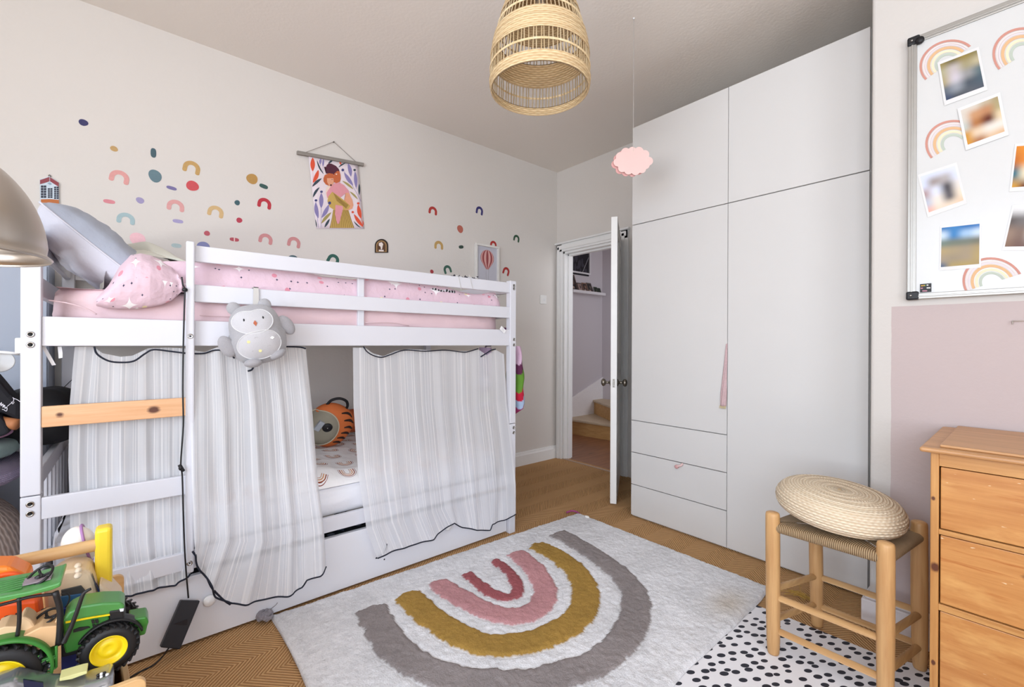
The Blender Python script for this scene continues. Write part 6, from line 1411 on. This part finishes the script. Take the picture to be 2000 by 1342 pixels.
# ================================================================ head end corner behind the bed
cb = thing('cupboard', 'blue grey painted cupboard in the corner behind the head of the bunk bed', 'cupboard', (-3.0, -.66, 0))
CBP = plain('a9b1c0', .5, var=.03, scale=6)
MB().box((-3.112, -1.05, 0), (-2.915, -.300, 1.50), bev=.003).build('body', CBP, parent=cb)
for y0 in (-1.045, -.672): MB().box((-2.915, y0, .05), (-2.90, y0+.367, 1.49), bev=.002).build('door', CBP, parent=cb)
bl = thing('bedside_lamp', 'small white round clip lamp on a curved arm at the head end', 'lamp', (-2.5, -.4, 1.0))
c = oX(-2.45, -2, 706); q = MB(); Ml = Vector((.96, .25, -.1)).normalized().to_track_quat('Z', 'Y').to_matrix()
q.lathe([(0, -.03), (.02, -.028), (.036, -.01), (.040, .004), (.037, .006), (.033, .0), (0, -.004)], c=c, n=32, M=Ml); q.build('lamp_head', WHITE, parent=bl)
m = MB(); m.tube([oX(-2.44, *p) for p in ((-60, 700), (-30, 690), (0, 688), (25, 690), (44, 692))]+[Vector((-2.2, -.27, oX(-2.2, 50, 690).z)), Vector((-2.12, -.268, 1.14))], .0055, 10); m.tube([c-Ml @ Vector((0, 0, .03)), oX(-2.47, -30, 700), oX(-2.44, -60, 700)], .0045, 8); m.build('arm', WHITE, parent=bl)
MB().box((-2.13, -.290, 1.11), (-2.085, -.258, 1.16), bev=.004).build('clamp', WHITE, parent=bl)
def blob(nm, lab, cat, c, r, mats, amp=.1, fq=6, p=2.6, parts=None, seed=0, grp=None):
    m = MB().ball(c, r, 48, 28, p=p, q=p); cc = Vector(c)
    for i, v in enumerate(m.v):
        d = (v-cc); k = 1+amp*fbm(d.x*fq+seed, d.y*fq, d.z*fq+seed, 3); m.v[i] = cc+d*k
    return tag(m.build(nm, mats), lab, cat, grp)
FUR = strand_mat('chunky_brown_knit', '8a7569', 'd8c6ba', .02, 1, .03, .9); LIL = strand_mat('lilac_knit', '8a7f9a', 'b9abc2', .012, 0, .012, .9)
fz = blob('fluffy_cushion', 'big brown and cream fluffy cushion left of the bed post under the lilac blanket', 'cushion', (-2.5, -.57, .31), (.23, .24, .31), FUR, .08, 5)
lb = blob('knitted_blanket', 'lilac knitted blanket folded on the fluffy cushion left of the bed post', 'blanket', (-2.5, -.57, .672), (.24, .25, .045), LIL, .05, 7, 4)
blob('folded_textile', 'teal and grey striped folded cloth on the lilac blanket', 'cloth', (-2.5, -.56, .757), (.20, .22, .038), plain('8fa3a0', .9, var=.2, scale=30), .05, 7, 4)
m = MB(); m.tube([(-2.29, -.78, .795), (-2.275, -.6, .80), (-2.285, -.36, .795)], .012, 8); m.tube([(-2.285, -.78, .727), (-2.27, -.6, .728), (-2.285, -.36, .727)], .012, 8)
tag(m.build('teal_trim', plain('62a79a', .8)), 'teal rolled trim along the folded cloth left of the bed post', 'cloth')
blob('folded_textile', 'pink folded cloth on top of the teal and grey one', 'cloth', (-2.5, -.55, .822), (.19, .20, .028), plain('b98aa8', .9, var=.15, scale=20), .05, 7, 4)
tub = thing('toy_tub', 'teal toy tub holding a brown doll on the textile pile beside the bed post', 'tub', (-2.5, -.50, .85))
m = MB(); m.shell([(.10, 0), (.14, .10), (.147, .105), (.147, .112), (.135, .108), (.10, .01), (0, .006)], c=(-2.5, -.50, .852), n=40); m.build('tub', plain('6db0a6', .4), parent=tub)
m = MB(); m.tube([(-2.42, -.46, .91), (-2.40, -.41, .885), (-2.38, -.37, .865), (-2.36, -.32, .85)], .020, 12); m.tube([(-2.45, -.40, .92), (-2.42, -.37, .915), (-2.40, -.33, .90)], .018, 12); tag(m.build('doll_arm', plain('b4744a', .6)), 'brown doll limbs poking out over the teal tub', 'doll')
bag = thing('black_bag', 'black fabric bag with white script lying on the pile left of the bed post', 'bag', (-2.40, -.46, .86))
m = MB(); q = [oX(-2.36, *p) for p in ((-40, 700), (0, 745), (22, 772), (40, 786), (40, 824), (0, 806), (-40, 830))]; m.prism(q, (-.10, 0, 0), bev=.012); m.build('body', plain('14131a', .75), parent=bag)
m = MB(); m.prism([oX(-2.345, *p) for p in ((-60, 800), (-5, 806), (10, 825), (19, 842), (12, 850), (-10, 856), (-60, 860))], (-.05, 0, 0), bev=.010); m.build('flap', plain('17161d', .75), parent=bag)
m = MB(); m.tube([oX(-2.357, *p) for p in ((-6, 787), (-2, 783), (-1, 791), (3, 786), (2, 793), (6, 789), (6, 796), (9, 791), (10, 798), (13, 795), (14, 800), (12, 803), (7, 800), (4, 800))], .0011, 5); m.tube([oX(-2.357, *p) for p in ((25, 776), (27, 780), (25, 785), (20, 789), (14, 794))], .0009, 5); m.tube([oX(-2.357, *p) for p in ((27, 778), (34, 781), (40, 785))], .0012, 5); m.tube([oX(-2.357, *p) for p in ((22, 785), (25, 789), (28, 785))], .0009, 5)
m.build('white_script', plain('e9e6ee', .6), parent=bag)
bb2 = blob('holdall', 'black holdall resting over the head end rail behind the wooden ladder step', 'bag', (-2.62, -.30, .845), (.17, .13, .115), plain('121216', .7, var=.3, scale=25), .12, 7, 3, seed=4)
blob('soft_cloth', 'crumpled mauve cloth beside the end slats at the head of the lower bunk', 'cloth', (-2.80, -.12, .62), (.12, .09, .12), plain('8f7f92', .9, var=.2, scale=20), .18, 9, 2.4, seed=9)
m = MB(); m.tube([(-2.66, -.24, .94), (-2.70, -.20, .99), (-2.76, -.17, 1.0), (-2.80, -.16, .97), (-2.78, -.18, .93)], .0015, 6); tag(m.build('loose_wire', plain('2a2a33', .5)), 'thin dark looped wire above the black holdall', 'wire')
q = MB(); a = [oX(-2.2, *p) for p in ((36, 1015), (44, 1016), (42, 1080), (34, 1085))]

for o in bpy.data.objects:
    if '_o' in o: del o['_o']
